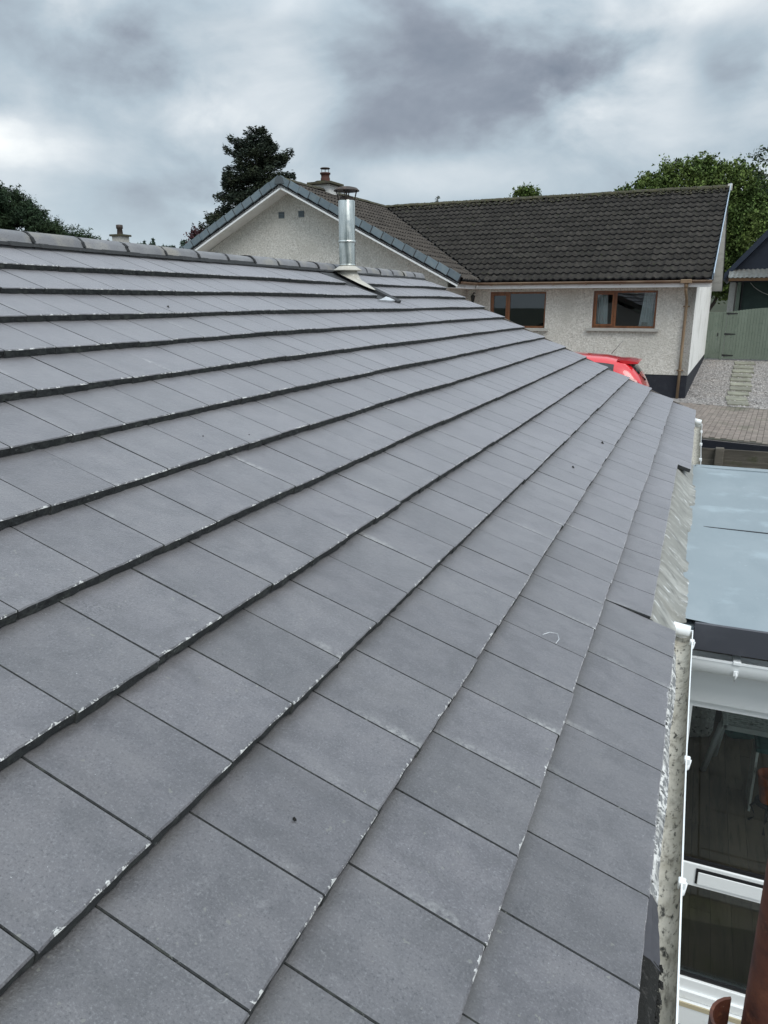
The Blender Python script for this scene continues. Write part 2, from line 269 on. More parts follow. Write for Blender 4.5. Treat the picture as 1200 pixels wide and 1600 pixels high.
MT['dark_green'] = M('dark_green_hoarding', [((0.020, 0.040, 0.034),), ((0.032, 0.056, 0.048), 2.5, 0.45, 0.7)], 0.7)
MT['corr'] = M('corrugated_sheet', [((0.30, 0.30, 0.28),), ((0.20, 0.195, 0.175), 5, 0.45, 0.7)], 0.5, metal=0.3)
MT['rafter'] = M('brown_rafter', [((0.16, 0.085, 0.04),), ((0.08, 0.045, 0.025), 9, 0.5, 0.75)], 0.8)
MT['red'] = M('red_car_paint', [((0.62, 0.012, 0.020),)], 0.28, coat=1.0, coords='obj')
MT['tail_red'] = M('red_lamp_lens', [((0.26, 0.005, 0.007),)], 0.12, coat=0.6)
MT['lamp_clear'] = M('clear_lamp_lens', [((0.75, 0.55, 0.55),)], 0.1, coat=0.6)
MT['car_glass'] = M('tinted_car_glass', [((0.012, 0.016, 0.018),)], 0.06, spec=0.7)
MT['rubber'] = M('black_rubber', [((0.015, 0.015, 0.016),)], 0.75)
MT['alloy'] = M('alloy_wheel', [((0.45, 0.46, 0.47),)], 0.35, metal=0.8)
MT['rust'] = M('rusty_steel', [((0.082, 0.024, 0.013),), ((0.12, 0.038, 0.018), 26, 0.42, 0.62), ((0.040, 0.015, 0.010), 34, 0.50, 0.68), ((0.16, 0.06, 0.03), 90, 0.58, 0.7), ((0.55, 0.52, 0.48), 85, 0.70, 0.73)], 0.62, [(60, 0.6, 0.003)])
MT['bark'] = M('bark', [((0.055, 0.045, 0.036),), ((0.095, 0.08, 0.065), 8, 0.5, 0.7)], 0.95)
def leaf_mat(n, a, b, var=0.35):
    m = M(n, [(a,), (b, 0.9, 0.42, 0.66)], 0.75, island=var, spec=0.25)
    return m
MT['conifer'] = leaf_mat('conifer_needles', (0.016, 0.026, 0.018), (0.032, 0.040, 0.018), 0.55)
MT['pine'] = leaf_mat('pine_needles', (0.022, 0.042, 0.022), (0.036, 0.060, 0.026), 0.5)
MT['broad'] = leaf_mat('green_leaves', (0.062, 0.102, 0.024), (0.110, 0.148, 0.034), 0.5)
MT['twig_leaf'] = leaf_mat('dark_green_leaves', (0.040, 0.065, 0.030), (0.060, 0.090, 0.036), 0.5)
MT['purple'] = leaf_mat('purple_leaves', (0.045, 0.016, 0.020), (0.070, 0.026, 0.028), 0.5)
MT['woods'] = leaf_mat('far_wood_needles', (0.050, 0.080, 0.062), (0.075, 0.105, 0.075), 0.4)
MT['grass'] = M('grass_ground', [((0.022, 0.030, 0.013),), ((0.035, 0.038, 0.02), 0.3, 0.4, 0.7)], 0.95)
MT['patio'] = M('dark_patio_slabs', [((0.085, 0.088, 0.09),), ((0.055, 0.058, 0.06), 3, 0.45, 0.7)], 0.7, [(30, 0.3, 0.004)], island=0.1)
MT['floorboard'] = M('dark_oak_floorboards', [((0.30, 0.23, 0.165),), ((0.19, 0.145, 0.105), 6, 0.45, 0.7, 6, (1.6, 0.25, 1)), ((0.13, 0.10, 0.068), 10, 0.55, 0.75, 6, (3, 0.3, 1))], 0.35, island=0.2)
MT['cream_wall'] = M('dim_cream_wall', [((0.30, 0.28, 0.24),)], 0.9)
MT['slat'] = M('grey_slats', [((0.80, 0.81, 0.79),), ((0.28, 0.29, 0.27), 20, 0.5, 0.7)], 0.6)
MT['grey_metal'] = M('brushed_leg', [((0.60, 0.61, 0.60),)], 0.5, metal=0.0)
MT['orange'] = M('orange_brown_bucket', [((0.55, 0.13, 0.04),), ((0.22, 0.05, 0.018), 9, 0.5, 0.7)], 0.55)
MT['teal'] = M('teal_cloth', [((0.06, 0.17, 0.16),), ((0.03, 0.08, 0.08), 14, 0.5, 0.7)], 0.9, [(30, 0.5, 0.01)])
MT['mottled'] = M('mottled_cloth', [((0.40, 0.38, 0.36),), ((0.60, 0.58, 0.55), 30, 0.52, 0.64), ((0.08, 0.07, 0.07), 26, 0.56, 0.64)], 0.9, [(40, 0.6, 0.008)])
MT['redcloth'] = M('red_cloth', [((0.28, 0.03, 0.02),)], 0.9)
MT['gasket'] = M('black_gasket', [((0.01, 0.01, 0.012),)], 0.45)
MT['tan'] = M('tan_sill_strip', [((0.50, 0.44, 0.30),)], 0.6)
MT['terracotta'] = M('red_clay_pot', [((0.075, 0.024, 0.018),), ((0.045, 0.02, 0.016), 12, 0.5, 0.7)], 0.8)
MT['vent'] = M('grey_blue_vent', [((0.085, 0.10, 0.11),)], 0.6)

def glass_mat(name, tint=(0.80, 0.86, 0.84), refl=0.10, rough=0.01):
    m = bpy.data.materials.new(name); m.use_nodes = True; nt = m.node_tree; nt.nodes.clear(); N = nt.nodes.new; L = nt.links.new
    out = N('ShaderNodeOutputMaterial'); t = N('ShaderNodeBsdfTransparent'); t.inputs[0].default_value = (*tint, 1)
    g = N('ShaderNodeBsdfGlossy'); g.inputs['Roughness'].default_value = rough; g.inputs[0].default_value = (0.95, 0.97, 1, 1)
    fr = N('ShaderNodeFresnel'); fr.inputs[0].default_value = 1.52; a = N('ShaderNodeMath'); a.operation = 'MULTIPLY_ADD'; L(fr.outputs[0], a.inputs[0]); a.inputs[1].default_value = 0.85; a.inputs[2].default_value = refl; a.use_clamp = True
    mx = N('ShaderNodeMixShader'); L(a.outputs[0], mx.inputs[0]); L(t.outputs[0], mx.inputs[1]); L(g.outputs[0], mx.inputs[2]); L(mx.outputs[0], out.inputs[0])
    return m
MT['glass'] = glass_mat('window_glass', (0.86, 0.90, 0.90), 0.01)
MT['door_glass'] = glass_mat('tinted_door_glass', (0.90, 0.93, 0.91), 0.0)

# ------------------------------------------------------------------ geometry helpers
class MB:
    def __init__(s): s.v = []; s.f = []; s.m = []; s.uv = []; s.smooth = []
    def face(s, idx, mi=0, uv=None, sm=False): s.f.append(tuple(idx)); s.m.append(mi); s.uv.append(uv); s.smooth.append(sm)
    def add(s, vs): n = len(s.v); s.v.extend([tuple(map(float, q)) for q in vs]); return n
    def box(s, x0, x1, y0, y1, z0, z1, mi=0):
        n = s.add([(x0,y0,z0),(x1,y0,z0),(x1,y1,z0),(x0,y1,z0),(x0,y0,z1),(x1,y0,z1),(x1,y1,z1),(x0,y1,z1)])
        for q in ((0,3,2,1),(4,5,6,7),(0,1,5,4),(1,2,6,5),(2,3,7,6),(3,0,4,7)): s.face([n+i for i in q], mi)
        return s
    def bbox(s, x0, x1, y0, y1, z0, z1, b=0.004, mi=0):
        """box with chamfered vertical and top edges"""
        o = [(x0+b,y0),(x1-b,y0),(x1,y0+b),(x1,y1-b),(x1-b,y1),(x0+b,y1),(x0,y1-b),(x0,y0+b)]
        i_ = [(x0+b,y0+b),(x1-b,y0+b),(x1-b,y0+b),(x1-b,y1-b),(x1-b,y1-b),(x0+b,y1-b),(x0+b,y1-b),(x0+b,y0+b)]
        n = s.add([(p[0],p[1],z0) for p in o] + [(p[0],p[1],z1-b) for p in o] + [(x0+b,y0+b,z1),(x1-b,y0+b,z1),(x1-b,y1-b,z1),(x0+b,y1-b,z1)])
        for k in range(8): s.face((n+k, n+(k+1)%8, n+8+(k+1)%8, n+8+k), mi)
        t = n+16
        s.face((n+8,n+9,t+1,t), mi); s.face((n+9,n+10,t+1), mi); s.face((n+10,n+11,t+2,t+1), mi); s.face((n+11,n+12,t+2), mi)
        s.face((n+12,n+13,t+3,t+2), mi); s.face((n+13,n+14,t+3), mi); s.face((n+14,n+15,t,t+3), mi); s.face((n+15,n+8,t), mi)
        s.face((t,t+1,t+2,t+3), mi); s.face([n+k for k in range(7,-1,-1)], mi)
        return s
    def prism(s, poly, axis, a0, a1, mi=0):
        """poly of 2-D points extruded along axis 'x','y','z'"""
        def P(p, a): return {'x': (a,p[0],p[1]), 'y': (p[0],a,p[1]), 'z': (p[0],p[1],a)}[axis]
        k = len(poly); n = s.add([P(p,a0) for p in poly] + [P(p,a1) for p in poly])
        for i in range(k): s.face((n+i, n+(i+1)%k, n+k+(i+1)%k, n+k+i), mi)
        s.face([n+i for i in range(k-1,-1,-1)], mi); s.face([n+k+i for i in range(k)], mi)
        return s
    def ring(s, cs, rs, seg=12, mi=0, caps=True, sm=True):
        """tube through centres cs with radii rs"""
        cs = [np.array(c, float) for c in cs]; base = []
        t0 = cs[1]-cs[0]; t0 = t0/np.linalg.norm(t0); ref = np.array([0,0,1.0]) if abs(t0[2]) < 0.9 else np.array([1.0,0,0])
        for i, c in enumerate(cs):
            t = cs[min(i+1,len(cs)-1)]-cs[max(i-1,0)]; t = t/(np.linalg.norm(t)+1e-12)
            u = np.cross(ref, t); u /= np.linalg.norm(u)+1e-12; v = np.cross(t, u)
            base.append(s.add([c + rs[i]*(math.cos(a)*u + math.sin(a)*v) for a in [2*math.pi*k/seg for k in range(seg)]]))
        for i in range(len(cs)-1):
            for k in range(seg): s.face((base[i]+k, base[i]+(k+1)%seg, base[i+1]+(k+1)%seg, base[i+1]+k), mi, sm=sm)
        if caps:
            s.face([base[0]+k for k in range(seg-1,-1,-1)], mi); s.face([base[-1]+k for k in range(seg)], mi)
        return s
    def lathe(s, c, prof, seg=16, mi=0):
        b = []
        for r_, z in prof: b.append(s.add([(c[0]+r_*math.cos(2*math.pi*k/seg), c[1]+r_*math.sin(2*math.pi*k/seg), c[2]+z) for k in range(seg)]))
        for i in range(len(prof)-1):
            for k in range(seg): s.face((b[i]+k, b[i]+(k+1)%seg, b[i+1]+(k+1)%seg, b[i+1]+k), mi, sm=True)
        return s
    def quad(s, a, b, c, d, mi=0): n = s.add([a,b,c,d]); s.face((n,n+1,n+2,n+3), mi); return s
    def poly(s, pts, mi=0): n = s.add(pts); s.face(range(n, n+len(pts)), mi); return s
    def slab(s, pts, nrm, t, mi=0):
        """polygon given thickness t below, along -nrm"""
        k = len(pts); o = [np.array(p, float) for p in pts]; nn = np.array(nrm, float); nn /= np.linalg.norm(nn)
        n = s.add(o + [p-nn*t for p in o]); s.face([n+i for i in range(k)], mi); s.face([n+k+i for i in range(k-1,-1,-1)], mi)
        for i in range(k): s.face((n+i, n+k+i, n+k+(i+1)%k, n+(i+1)%k), mi)
        return s
    def merge(s, o, mat=None):
        vs = np.array(o.v, float)
        if mat is not None:
            A = np.array(mat); vs = vs @ A[:3,:3].T + A[:3,3]
        n = len(s.v); s.v.extend(map(tuple, vs))
        for f, m_, u, q in zip(o.f, o.m, o.uv, o.smooth): s.f.append(tuple(i+n for i in f)); s.m.append(m_); s.uv.append(u); s.smooth.append(q)
        return s
    def mesh(s, name, mats, off=(0,0,0)):
        me = bpy.data.meshes.new(name); o = np.array(off)
        me.from_pydata([tuple(np.array(v)-o) for v in s.v] if any(off) else s.v, [], s.f)
        for m_ in (mats if isinstance(mats, (list, tuple)) else [mats]): me.materials.append(m_)
        me.polygons.foreach_set('material_index', s.m); me.polygons.foreach_set('use_smooth', s.smooth)
        if any(u is not None for u in s.uv):
            ul = me.uv_layers.new(name='UVMap'); flat = []
            for f, u in zip(s.f, s.uv): flat += [c for q in (u or [(0.1,0.5)]*len(f)) for c in q]
            ul.data.foreach_set('uv', flat)
        me.update(); return me

COL = S.collection
def link(o, parent=None, **props):
    COL.objects.link(o)
    if parent is not None: o.parent = parent
    for k, v in props.items(): o[k] = v
    return o
class Thing:
    """An Empty at the base; part() takes geometry in the frame's own coordinates (x, y, absolute z)"""
    def __init__(s, name, label, cat, base=(0,0,0), rot=0.0, group=None, org=None):
        s.base = tuple(base); e = bpy.data.objects.new(name, None); e.empty_display_size = 0.3
        e.location = base if org is None else org; e.rotation_euler = (0,0,rot); link(e); e['label'] = label; e['category'] = cat
        if group: e['group'] = group
        s.o = e
    def part(s, name, mb, mats, parent=None, label=None, kind=None):
        me = mb.mesh(name, mats, s.base); o = bpy.data.objects.new(name, me); link(o, parent or s.o)
        if label: o['label'] = label
        if kind: o['kind'] = kind
        return o
def solo(name, mb, mats, label=None, cat=None, kind=None, loc=(0,0,0), group=None):
    o = bpy.data.objects.new(name, mb.mesh(name, mats, loc)); o.location = loc; link(o)
    if label: o['label'] = label
    if cat: o['category'] = cat
    if kind: o['kind'] = kind
    if group: o['group'] = group
    return o
def rnd(a, b): return random.uniform(a, b)

# ================================================================== ground and terrain
GZ = -2.76          # neighbour's yard
LZ = -4.92          # our own, lower ground
mb = MB(); mb.poly([(-900,-700,LZ-0.03),(900,-700,LZ-0.03),(900,900,LZ-0.03),(-900,900,LZ-0.03)])
solo('ground', mb, MT['grass'], kind='structure')
mb = MB()   # raised ground the neighbour's house stands on, its retaining edge facing us; gently rising behind the house front
edge = [(-60,17.5),(0.0,16.1),(4.22,14.92),(9.0,13.55),(40,6.0)]
def rise(x, y): return GZ - 0.02 + max(0.0, min(y-20.3, 12.0))*0.042
for i in range(len(edge)-1):
    (x0,y0),(x1,y1) = edge[i], edge[i+1]
    mb.quad((x0,y0,rise(x0,y0)),(x1,y1,rise(x1,y1)),(x1,20.3,rise(0,20.3)),(x0,20.3,rise(0,20.3)))
    mb.quad((x0,20.3,rise(0,20.3)),(x1,20.3,rise(0,20.3)),(x1,32.3,rise(0,32.3)),(x0,32.3,rise(0,32.3)))
    mb.quad((x0,32.3,rise(0,32.3)),(x1,32.3,rise(0,32.3)),(x1,110,rise(0,32.3)-1.5),(x0,110,rise(0,32.3)-1.5))
solo('yard_ground', mb, MT['gravel'], kind='structure')
mb = MB()
for i in range(len(edge)-1):
    (x0,y0),(x1,y1) = edge[i], edge[i+1]
    mb.prism([(x0,y0-0.02),(x1,y1-0.02),(x1,y1+0.2),(x0,y0+0.2)], 'z', LZ-0.05, GZ-0.03)
solo('retaining_wall', mb, MT['plinth'], 'dark retaining wall below the edge of the block paving, behind the board fence', 'wall', loc=(4.2,14.9,LZ))
mb = MB()
for i in range(8):
    for j in range(10):
        x, y = 3.9+i*0.6, -3.0+j*0.6
        mb.bbox(x+0.004, x+0.596, y+0.004, y+0.596, LZ-0.03, LZ+rnd(0.0,0.004), 0.006)
patio = MB(); patio.box(3.0, 9.0, -4.0, 4.1, LZ-0.028, LZ-0.012)
pb = solo('patio', patio, MT['joint'], kind='structure')
ps = bpy.data.objects.new('paving_slabs', mb.mesh('paving_slabs', MT['patio'])); link(ps, pb, kind='stuff')

# ================================================================== our house: tiled roof
TH = 0.423364; G = 0.345; TW = 0.29077; TT = 0.0380; NC = 13; YV = 11.488; Y0 = -1.75
cT, sT = math.cos(TH), math.sin(TH)
def rp(s, y, h=0.0): return np.array([s*cT + h*sT, y, -s*sT + h*cT])
house = Thing('low_roofed_house', 'long low house whose blue-grey flat tiled roof fills the foreground, steel flue at its ridge', 'house', (2.0, 5.0, LZ))
HB = np.array(house.base)
# walls under the roof
mb = MB()
mb.box(-4.0, 3.80, Y0, 11.30, LZ-0.1, -2.15)
mb.prism([(-4.0,-2.15),(3.80,-2.15),(3.80,-2.0),(-0.13,-0.28),(-4.0,-2.0)], 'y', 11.05, 11.30)
house.part('wall', mb, MT['harl'])
mb = MB()
mb.slab([rp(-0.13,Y0,-0.05), rp(4.40,Y0,-0.05), rp(4.40,YV-0.03,-0.05), rp(-0.13,YV-0.03,-0.05)], (sT,0,cT), 0.04)
L0 = (-0.13*cT*1.0, -(-0.13)*sT)
mb.slab([(-0.26-4.3*cT,Y0,L0[1]-0.05-4.3*sT), (-0.12,Y0,-0.02), (-0.12,YV-0.03,-0.02), (-0.26-4.3*cT,YV-0.03,L0[1]-0.05-4.3*sT)], (-sT,0,cT), 0.04)
roof = house.part('roof', mb, MT['under'])
# fascia and verge
mb = MB(); mb.box(3.99, 4.012, Y0, 3.9, -2.12, -1.89); mb.box(3.99, 4.012, 8.12, YV-0.02, -2.12, -1.89); mb.box(3.80, 3.99, Y0, YV-0.02, -2.12, -2.10)
house.part('fascia', mb, MT['fascia_board'])
mb = MB(); mb.slab([rp(-0.1,YV+0.022,0.012), rp(-0.1,YV-0.03,0.012), rp(4.46,YV-0.03,0.012), rp(4.46,YV+0.022,0.012)], (sT,0,cT), 0.16)
house.part('verge_trim', mb, MT['fascia_board'])

def make_tile(seed, nu=12):
    r = random.Random(seed); mb = MB(); w = TW; gap = r.uniform(0.0008, 0.0030)
    bv = r.uniform(0.0014, 0.0024)
    xs = [gap/2, gap/2+bv] + [gap/2+bv + (w-gap-2*bv)*k/(nu-3) for k in range(1, nu-3)] + [w-gap/2-bv, w-gap/2]
    lip = [-0.0035, 0] + [0]*(nu-4) + [0, -0.0035]
    jag = [r.uniform(-0.0014, 0.0010) for _ in xs]; jag[0] -= 0.001+0.002*r.random(); jag[-1] -= 0.001 + 0.004*r.random()
    jb = [r.uniform(-0.004, 0.002) for _ in xs]
    def top(s): return TT*(1 + s/G)
    rows = []
    rows.append(mb.add([(-x, -0.405, top(-0.405)+lip[i]) for i, x in enumerate(xs)]))
    rows.append(mb.add([(-x, -0.05, top(-0.05)+lip[i]) for i, x in enumerate(xs)]))
    rows.append(mb.add([(-x, -0.0045+jag[i], top(-0.0045)+lip[i]*0.6) for i, x in enumerate(xs)]))
    rows.append(mb.add([(-x, -0.0005+jag[i], top(0)-0.0035+jb[i]*0.3) for i, x in enumerate(xs)]))
    rows.append(mb.add([(-x, 0.001+jb[i], 0.0035+abs(jb[i])*0.5) for i, x in enumerate(xs)]))
    vv = [-0.17, 0.86, 0.987, 1.0, 1.0]
    for a in range(4):
        for k in range(nu-1):
            q = (rows[a]+k, rows[a+1]+k, rows[a+1]+k+1, rows[a]+k+1)
            uv = [(xs[k], vv[a]), (xs[k], vv[a+1]), (xs[k+1], vv[a+1]), (xs[k+1], vv[a])]
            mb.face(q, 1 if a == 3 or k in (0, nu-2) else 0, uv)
    # sides
    for k, sgn in ((0, 1), (nu-1, -1)):
        x = xs[k]
        n = mb.add([(-x, -0.405, top(-0.405)-0.02), (-x, 0.001+jb[k], 0.0035)])
        q = [rows[0]+k, rows[2]+k, rows[3]+k, rows[4]+k, n]
        if sgn < 0: q = q[::-1]
        q = [rows[0]+k, n, rows[4]+k, rows[3]+k, rows[2]+k, rows[1]+k] if sgn > 0 else [rows[0]+k, rows[1]+k, rows[2]+k, rows[3]+k, rows[4]+k, n]
        mb.face(q, 1)
    return mb
VAR = [make_tile(s) for s in range(10)]
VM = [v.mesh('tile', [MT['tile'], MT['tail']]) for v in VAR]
def spans(k):
    """intervals of y a course covers (k = 1..13 from the ridge)"""
    if k == 1: return [(Y0, 7.86), (8.40, YV)]
    if k == 2: return [(Y0, 8.02), (8.33, YV)]
    return [(Y0, YV)]
def warp(s, y):
    return 0.0035*math.sin(y*1.3+s*0.9) + 0.004*math.sin(y*0.55+1.0+s*2.1) + 0.0025*math.sin(y*2.9+s*5)
tiles = []
for k in range(1, NC+1):
    off = 0.183 + (0 if k % 2 else TW/2)
    n0 = int(math.floor((Y0-off)/TW))
    for (ya, yb) in spans(k):
        for n in range(n0, 60):
            a, b = off+n*TW, off+(n+1)*TW
            a2, b2 = max(a, ya), min(b, yb)
            if b2-a2 < 0.02: continue
            s_t, sy = k*G, 1.0
            if k == NC and 3.50 < (a+b)/2 < 7.30: s_t, sy = 4.358, 0.65
            s_t += rnd(-0.0035, 0.0035)
            h = warp(k*G, a2) + rnd(-0.0005, 0.0005)
            yaw, rol_, pit = rnd(-0.0025,0.0025), rnd(-0.0018,0.0018), rnd(-0.0025,0.0025)
            rol_ = rol_*0.4 + math.atan((warp(k*G, b2)-warp(k*G, a2))/(b2-a2))
            D = Vector((cT,0,-sT)); Nn = Vector((sT,0,cT)); A = Vector((0,-1,0))
            # local x=-across: tile mesh spans x in [-TW, 0] -> y from a to b
            Mx = Matrix(((A[0],D[0],Nn[0],0),(A[1],D[1],Nn[1],0),(A[2],D[2],Nn[2],0),(0,0,0,1)))
            o = rp(s_t, a2, h)
            Mw = Matrix.Translation(Vector(o-HB)) @ Mx @ Matrix.Rotation(yaw,4,'Z') @ Matrix.Rotation(rol_,4,'Y') @ Matrix.Rotation(pit,4,'X') @ Matrix.Diagonal(((b2-a2)/TW, sy, 1, 1))
            q = project(rp(s_t-0.17, (a2+b2)/2, 0.02))
            size = 0.0
            if q and -60 < q[0] < 1260 and -60 < q[1] < 1680:
                size = 1.0/q[2]
            tiles.append((size, Mw, random.randrange(10)))
tiles.sort(key=lambda t: -t[0])
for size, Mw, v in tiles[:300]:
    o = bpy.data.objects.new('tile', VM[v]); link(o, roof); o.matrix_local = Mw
mb = MB()
for size, Mw, v in tiles[300:]: mb.merge(VAR[v], np.array(Mw))
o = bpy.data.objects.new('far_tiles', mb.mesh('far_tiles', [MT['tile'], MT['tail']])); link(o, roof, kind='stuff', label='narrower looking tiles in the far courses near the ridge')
# plain far slope of the same roof
mb = MB()
for k in range(1, 13):
    s0 = k*G
    for n in range(44):
        y = Y0+n*0.3
        z0 = -0.13*-sT
        def lp(s, yy, h): return (-0.26-s*cT-h*sT, yy, 0.055-s*sT+h*cT)
        mb.slab([lp(s0-G-0.03,y,0.0), lp(s0-G-0.03,y+0.297,0.0), lp(s0,y+0.297,0.03), lp(s0,y,0.03)], (-sT,0,cT), 0.025)
o = bpy.data.objects.new('back_slope_tiles', mb.mesh('back_slope_tiles', MT['tile'], house.base)); link(o, roof, kind='stuff')
# ridge tiles
def ridge_tile(seed):
    r = random.Random(seed); mb = MB(); prof = []
    for k in range(9):
        a = R(-78 + 156*k/8); prof.append((0.120*math.sin(a), 0.100*(max(0,math.cos(a))**0.8)-0.012))
    prof[0] = (-0.128, -0.020); prof[-1] = (0.128, -0.020)
    ys = [0.006, 0.012, 0.225, 0.440, 0.446]; ins = [0.004, 0, 0, 0, 0.004]
    rows = []
    for y, i_ in zip(ys, ins): rows.append(mb.add([(p[0]*(1-i_*5), y, p[1]-i_) for p in prof]))
    for a in range(4):
        for k in range(8): mb.face((rows[a]+k, rows[a]+k+1, rows[a+1]+k+1, rows[a+1]+k), sm=True)
    low = mb.add([(p[0]*0.9, 0.006, p[1]-0.018) for p in prof]); hi = mb.add([(p[0]*0.9, 0.446, p[1]-0.018) for p in prof])
    for k in range(8): mb.face((low+k, low+k+1, rows[0]+k+1, rows[0]+k)); mb.face((rows[4]+k, rows[4]+k+1, hi+k+1, hi+k))
    for k in (0, 8): mb.face((rows[0]+k, rows[4]+k, hi+k, low+k))
    return mb.mesh('ridge_tile', MT['ridge'])
RM = [ridge_tile(i) for i in range(3)]
ry = YV+0.03-0.452
i = 0
while ry > Y0-0.2:
    if True:
        o = bpy.data.objects.new('ridge_tile', RM[i % 3]); link(o, roof)
        o.location = Vector((-0.150+rnd(-.004,.004), ry, 0.034+rnd(-0.003,0.003)+0.006*math.sin(ry*0.8))) - Vector(HB)
        o.rotation_euler = (rnd(-0.008,0.008), rnd(-0.02,0.02), rnd(-0.008,0.008))
    mbj = MB()
    for k in range(8):   # black union strip in the joint
        a0, a1 = R(-80+160*k/8), R(-80+160*(k+1)/8)
        P = lambda a, y, e=0: (-0.150+(0.121+e)*math.sin(a), y, 0.034+(0.100+e)*(max(0,math.cos(a))**0.8)-0.012+0.006*math.sin(ry*0.8))
        e = 0.002+rnd(0,0.005)
        wv = rnd(0, 0.01)
        mbj.quad(P(a0,ry-0.012-wv,e), P(a1,ry-0.012,e), P(a1,ry+0.012+wv,e), P(a0,ry+0.012,e))
    house.part('ridge_union', mbj, MT['mortar'], roof)
    ry -= 0.452; i += 1
mb = MB()
for (ya, yb) in ((Y0,YV),):
    n = 160
    for i in range(n):
        y0_, y1_ = ya+(yb-ya)*i/n, ya+(yb-ya)*(i+1)/n
        j = rnd(0, 0.010)
        mb.quad(rp(-0.10,y0_,0.045), rp(-0.018+j,y0_,0.012), rp(-0.018+j,y1_,0.012), rp(-0.10,y1_,0.045))
house.part('dry_ridge_strip', mb, MT['mortar'])
# flue with flashing
fx, fy = 0.15, 8.27
flue = MB().lathe((fx,fy,0), [(0.088,0.055),(0.092,0.06),(0.0945,0.10),(0.0945,0.345),(0.0945,0.79),(0.090,0.80),(0.082,0.80),(0.080,0.70)], 28)
fl = house.part('flue_pipe', flue, MT['steel'])
house.part('locking_band', MB().lathe((fx,fy,0), [(0.0945,0.338),(0.103,0.340),(0.104,0.350),(0.103,0.362),(0.0945,0.365)], 28), MT['steel'], fl)
house.part('base_band', MB().lathe((fx,fy,0), [(0.0945,0.085),(0.100,0.088),(0.100,0.100),(0.0945,0.103)], 28), MT['steel'], fl)
house.part('cowl', MB().lathe((fx,fy,0), [(0.0,0.945),(0.06,0.944),(0.12,0.930),(0.147,0.905),(0.150,0.898),(0.140,0.896),(0.10,0.910),(0.0,0.915)], 24), MT['soot'], fl)
for a in (20, 110, 200, 290):
    for d in (-9, 9):
        c, s_ = math.cos(R(a)), math.sin(R(a)); c2, s2 = math.cos(R(a+d)), math.sin(R(a+d))
        house.part('cowl_stay', MB().ring([(fx+0.082*c,fy+0.082*s_,0.765),(fx+0.118*c2,fy+0.118*s2,0.905)], [0.006,0.006], 6), MT['soot'], fl)
house.part('flue_throat', MB().lathe((fx,fy,0), [(0.080,0.78),(0.078,0.835),(0.070,0.835),(0.068,0.6),(0.0,0.6)], 20), MT['soot'], fl)
house.part('storm_collar', MB().lathe((fx,fy,0), [(0.095,0.085),(0.115,0.070),(0.165,0.040),(0.168,0.030),(0.150,0.028),(0.09,0.055)], 24), MT['cream'], fl)
mb = MB(); seg = 24; rings = []     # slate flashing: cone skirt flowing down onto the roof
for (ru, rd, ry_, h, cx) in ((0.098,0.098,0.098,None,0.0), (0.115,0.17,0.115,None,0.03), (0.13,0.34,0.13,0.045,0.10), (0.14,0.37,0.145,0.041,0.10)):
    pts = []
    for k in range(seg):
        a = 2*math.pi*k/seg; ca, sa = math.cos(a), math.sin(a)
        x = fx + (rd*ca if ca > 0 else ru*ca); y = fy-0.02*(ca > 0)*ca*6*(rd-0.098) + ry_*sa
        if h is None: z = 0.050 if rd < 0.1 else -0.012 - 0.38*(x-fx)*(ca > 0)
        else: z = -(x/cT)*sT + h/cT
        pts.append((x, y, z))
    rings.append(mb.add(pts))
for i in range(3):
    for k in range(seg): mb.face((rings[i]+k, rings[i]+(k+1)%seg, rings[i+1]+(k+1)%seg, rings[i+1]+k), sm=True)
house.part('flue_flashing', mb, MT['cream'])
mb = MB(); mb.slab([rp(0.0,7.85,0.004), rp(0.80,8.00,0.010), rp(0.80,8.34,0.010), rp(0.0,8.42,0.004)], (sT,0,cT), 0.01)
mb.slab([rp(0.22,8.25,0.040), rp(0.22,8.335,0.050), rp(0.86,8.335,0.052), rp(0.86,8.25,0.042)], (sT,0,cT), 0.03)
house.part('flashing_channel', mb, MT['lead'])
mb = MB(); pts = [(0.74,8.14),(0.79,7.90),(0.805,7.78),(0.815,7.9),(0.83,8.1),(0.82,8.26),(0.76,8.27)]
mb.slab([rp(a,b,0.036+0.01*(a<0.75)) for a,b in pts], (sT,0,cT), 0.02)
house.part('sealant_patch', mb, MT['silver'])
# eave felt hanging into the gutter
def felt(y0, y1, n, w0, w1):
    mb = MB(); prev = None
    for i in range(n+1):
        y = y0+(y1-y0)*i/n; w = w0+(w1-w0)*i/n
        e = 0.004*math.sin(y*9)+rnd(-0.0012,0.0012)
        row = mb.add([(4.03,y,-1.865),(4.085+rnd(-.001,.001),y,-1.872+rnd(-.001,.001)),(4.093+w*0.55,y,-1.888+rnd(-.0012,.0012)),(4.093+w+e,y,-1.915+rnd(-.0015,.001)),(4.089+w+e,y,-1.935)])
        if prev is not None:
            for k in range(4): mb.face((prev+k, prev+k+1, row+k+1, row+k))
        prev = row
    return mb
house.part('eave_felt', felt(1.74, 3.34, 90, 0.034, 0.030), MT['felt'], label='flaking white and grey felt strip')
house.part('eave_felt', felt(1.52, 1.74, 12, 0.046, 0.032), MT['felt_dark'], label='bare smooth dark felt strip')
mb = MB()
for i in range(900):
    y = rnd(-0.5, 1.535) if random.random() < 0.8 else rnd(1.3,1.55); x = 4.085+rnd(0, 0.062); z = -1.915-rnd(0,0.06)*(x-4.085)/0.06+rnd(-.004,.008); r_ = rnd(0.003,0.009)
    n = mb.add([(x-r_,y-r_,z),(x+r_,y-r_*rnd(.3,1),z-r_),(x+r_*rnd(.3,1),y+r_,z),(x-r_,y+r_,z-r_*.5),(x,y,z+r_)])
    for q in ((0,1,4),(1,2,4),(2,3,4),(3,0,4)): mb.face([n+i_ for i_ in q])
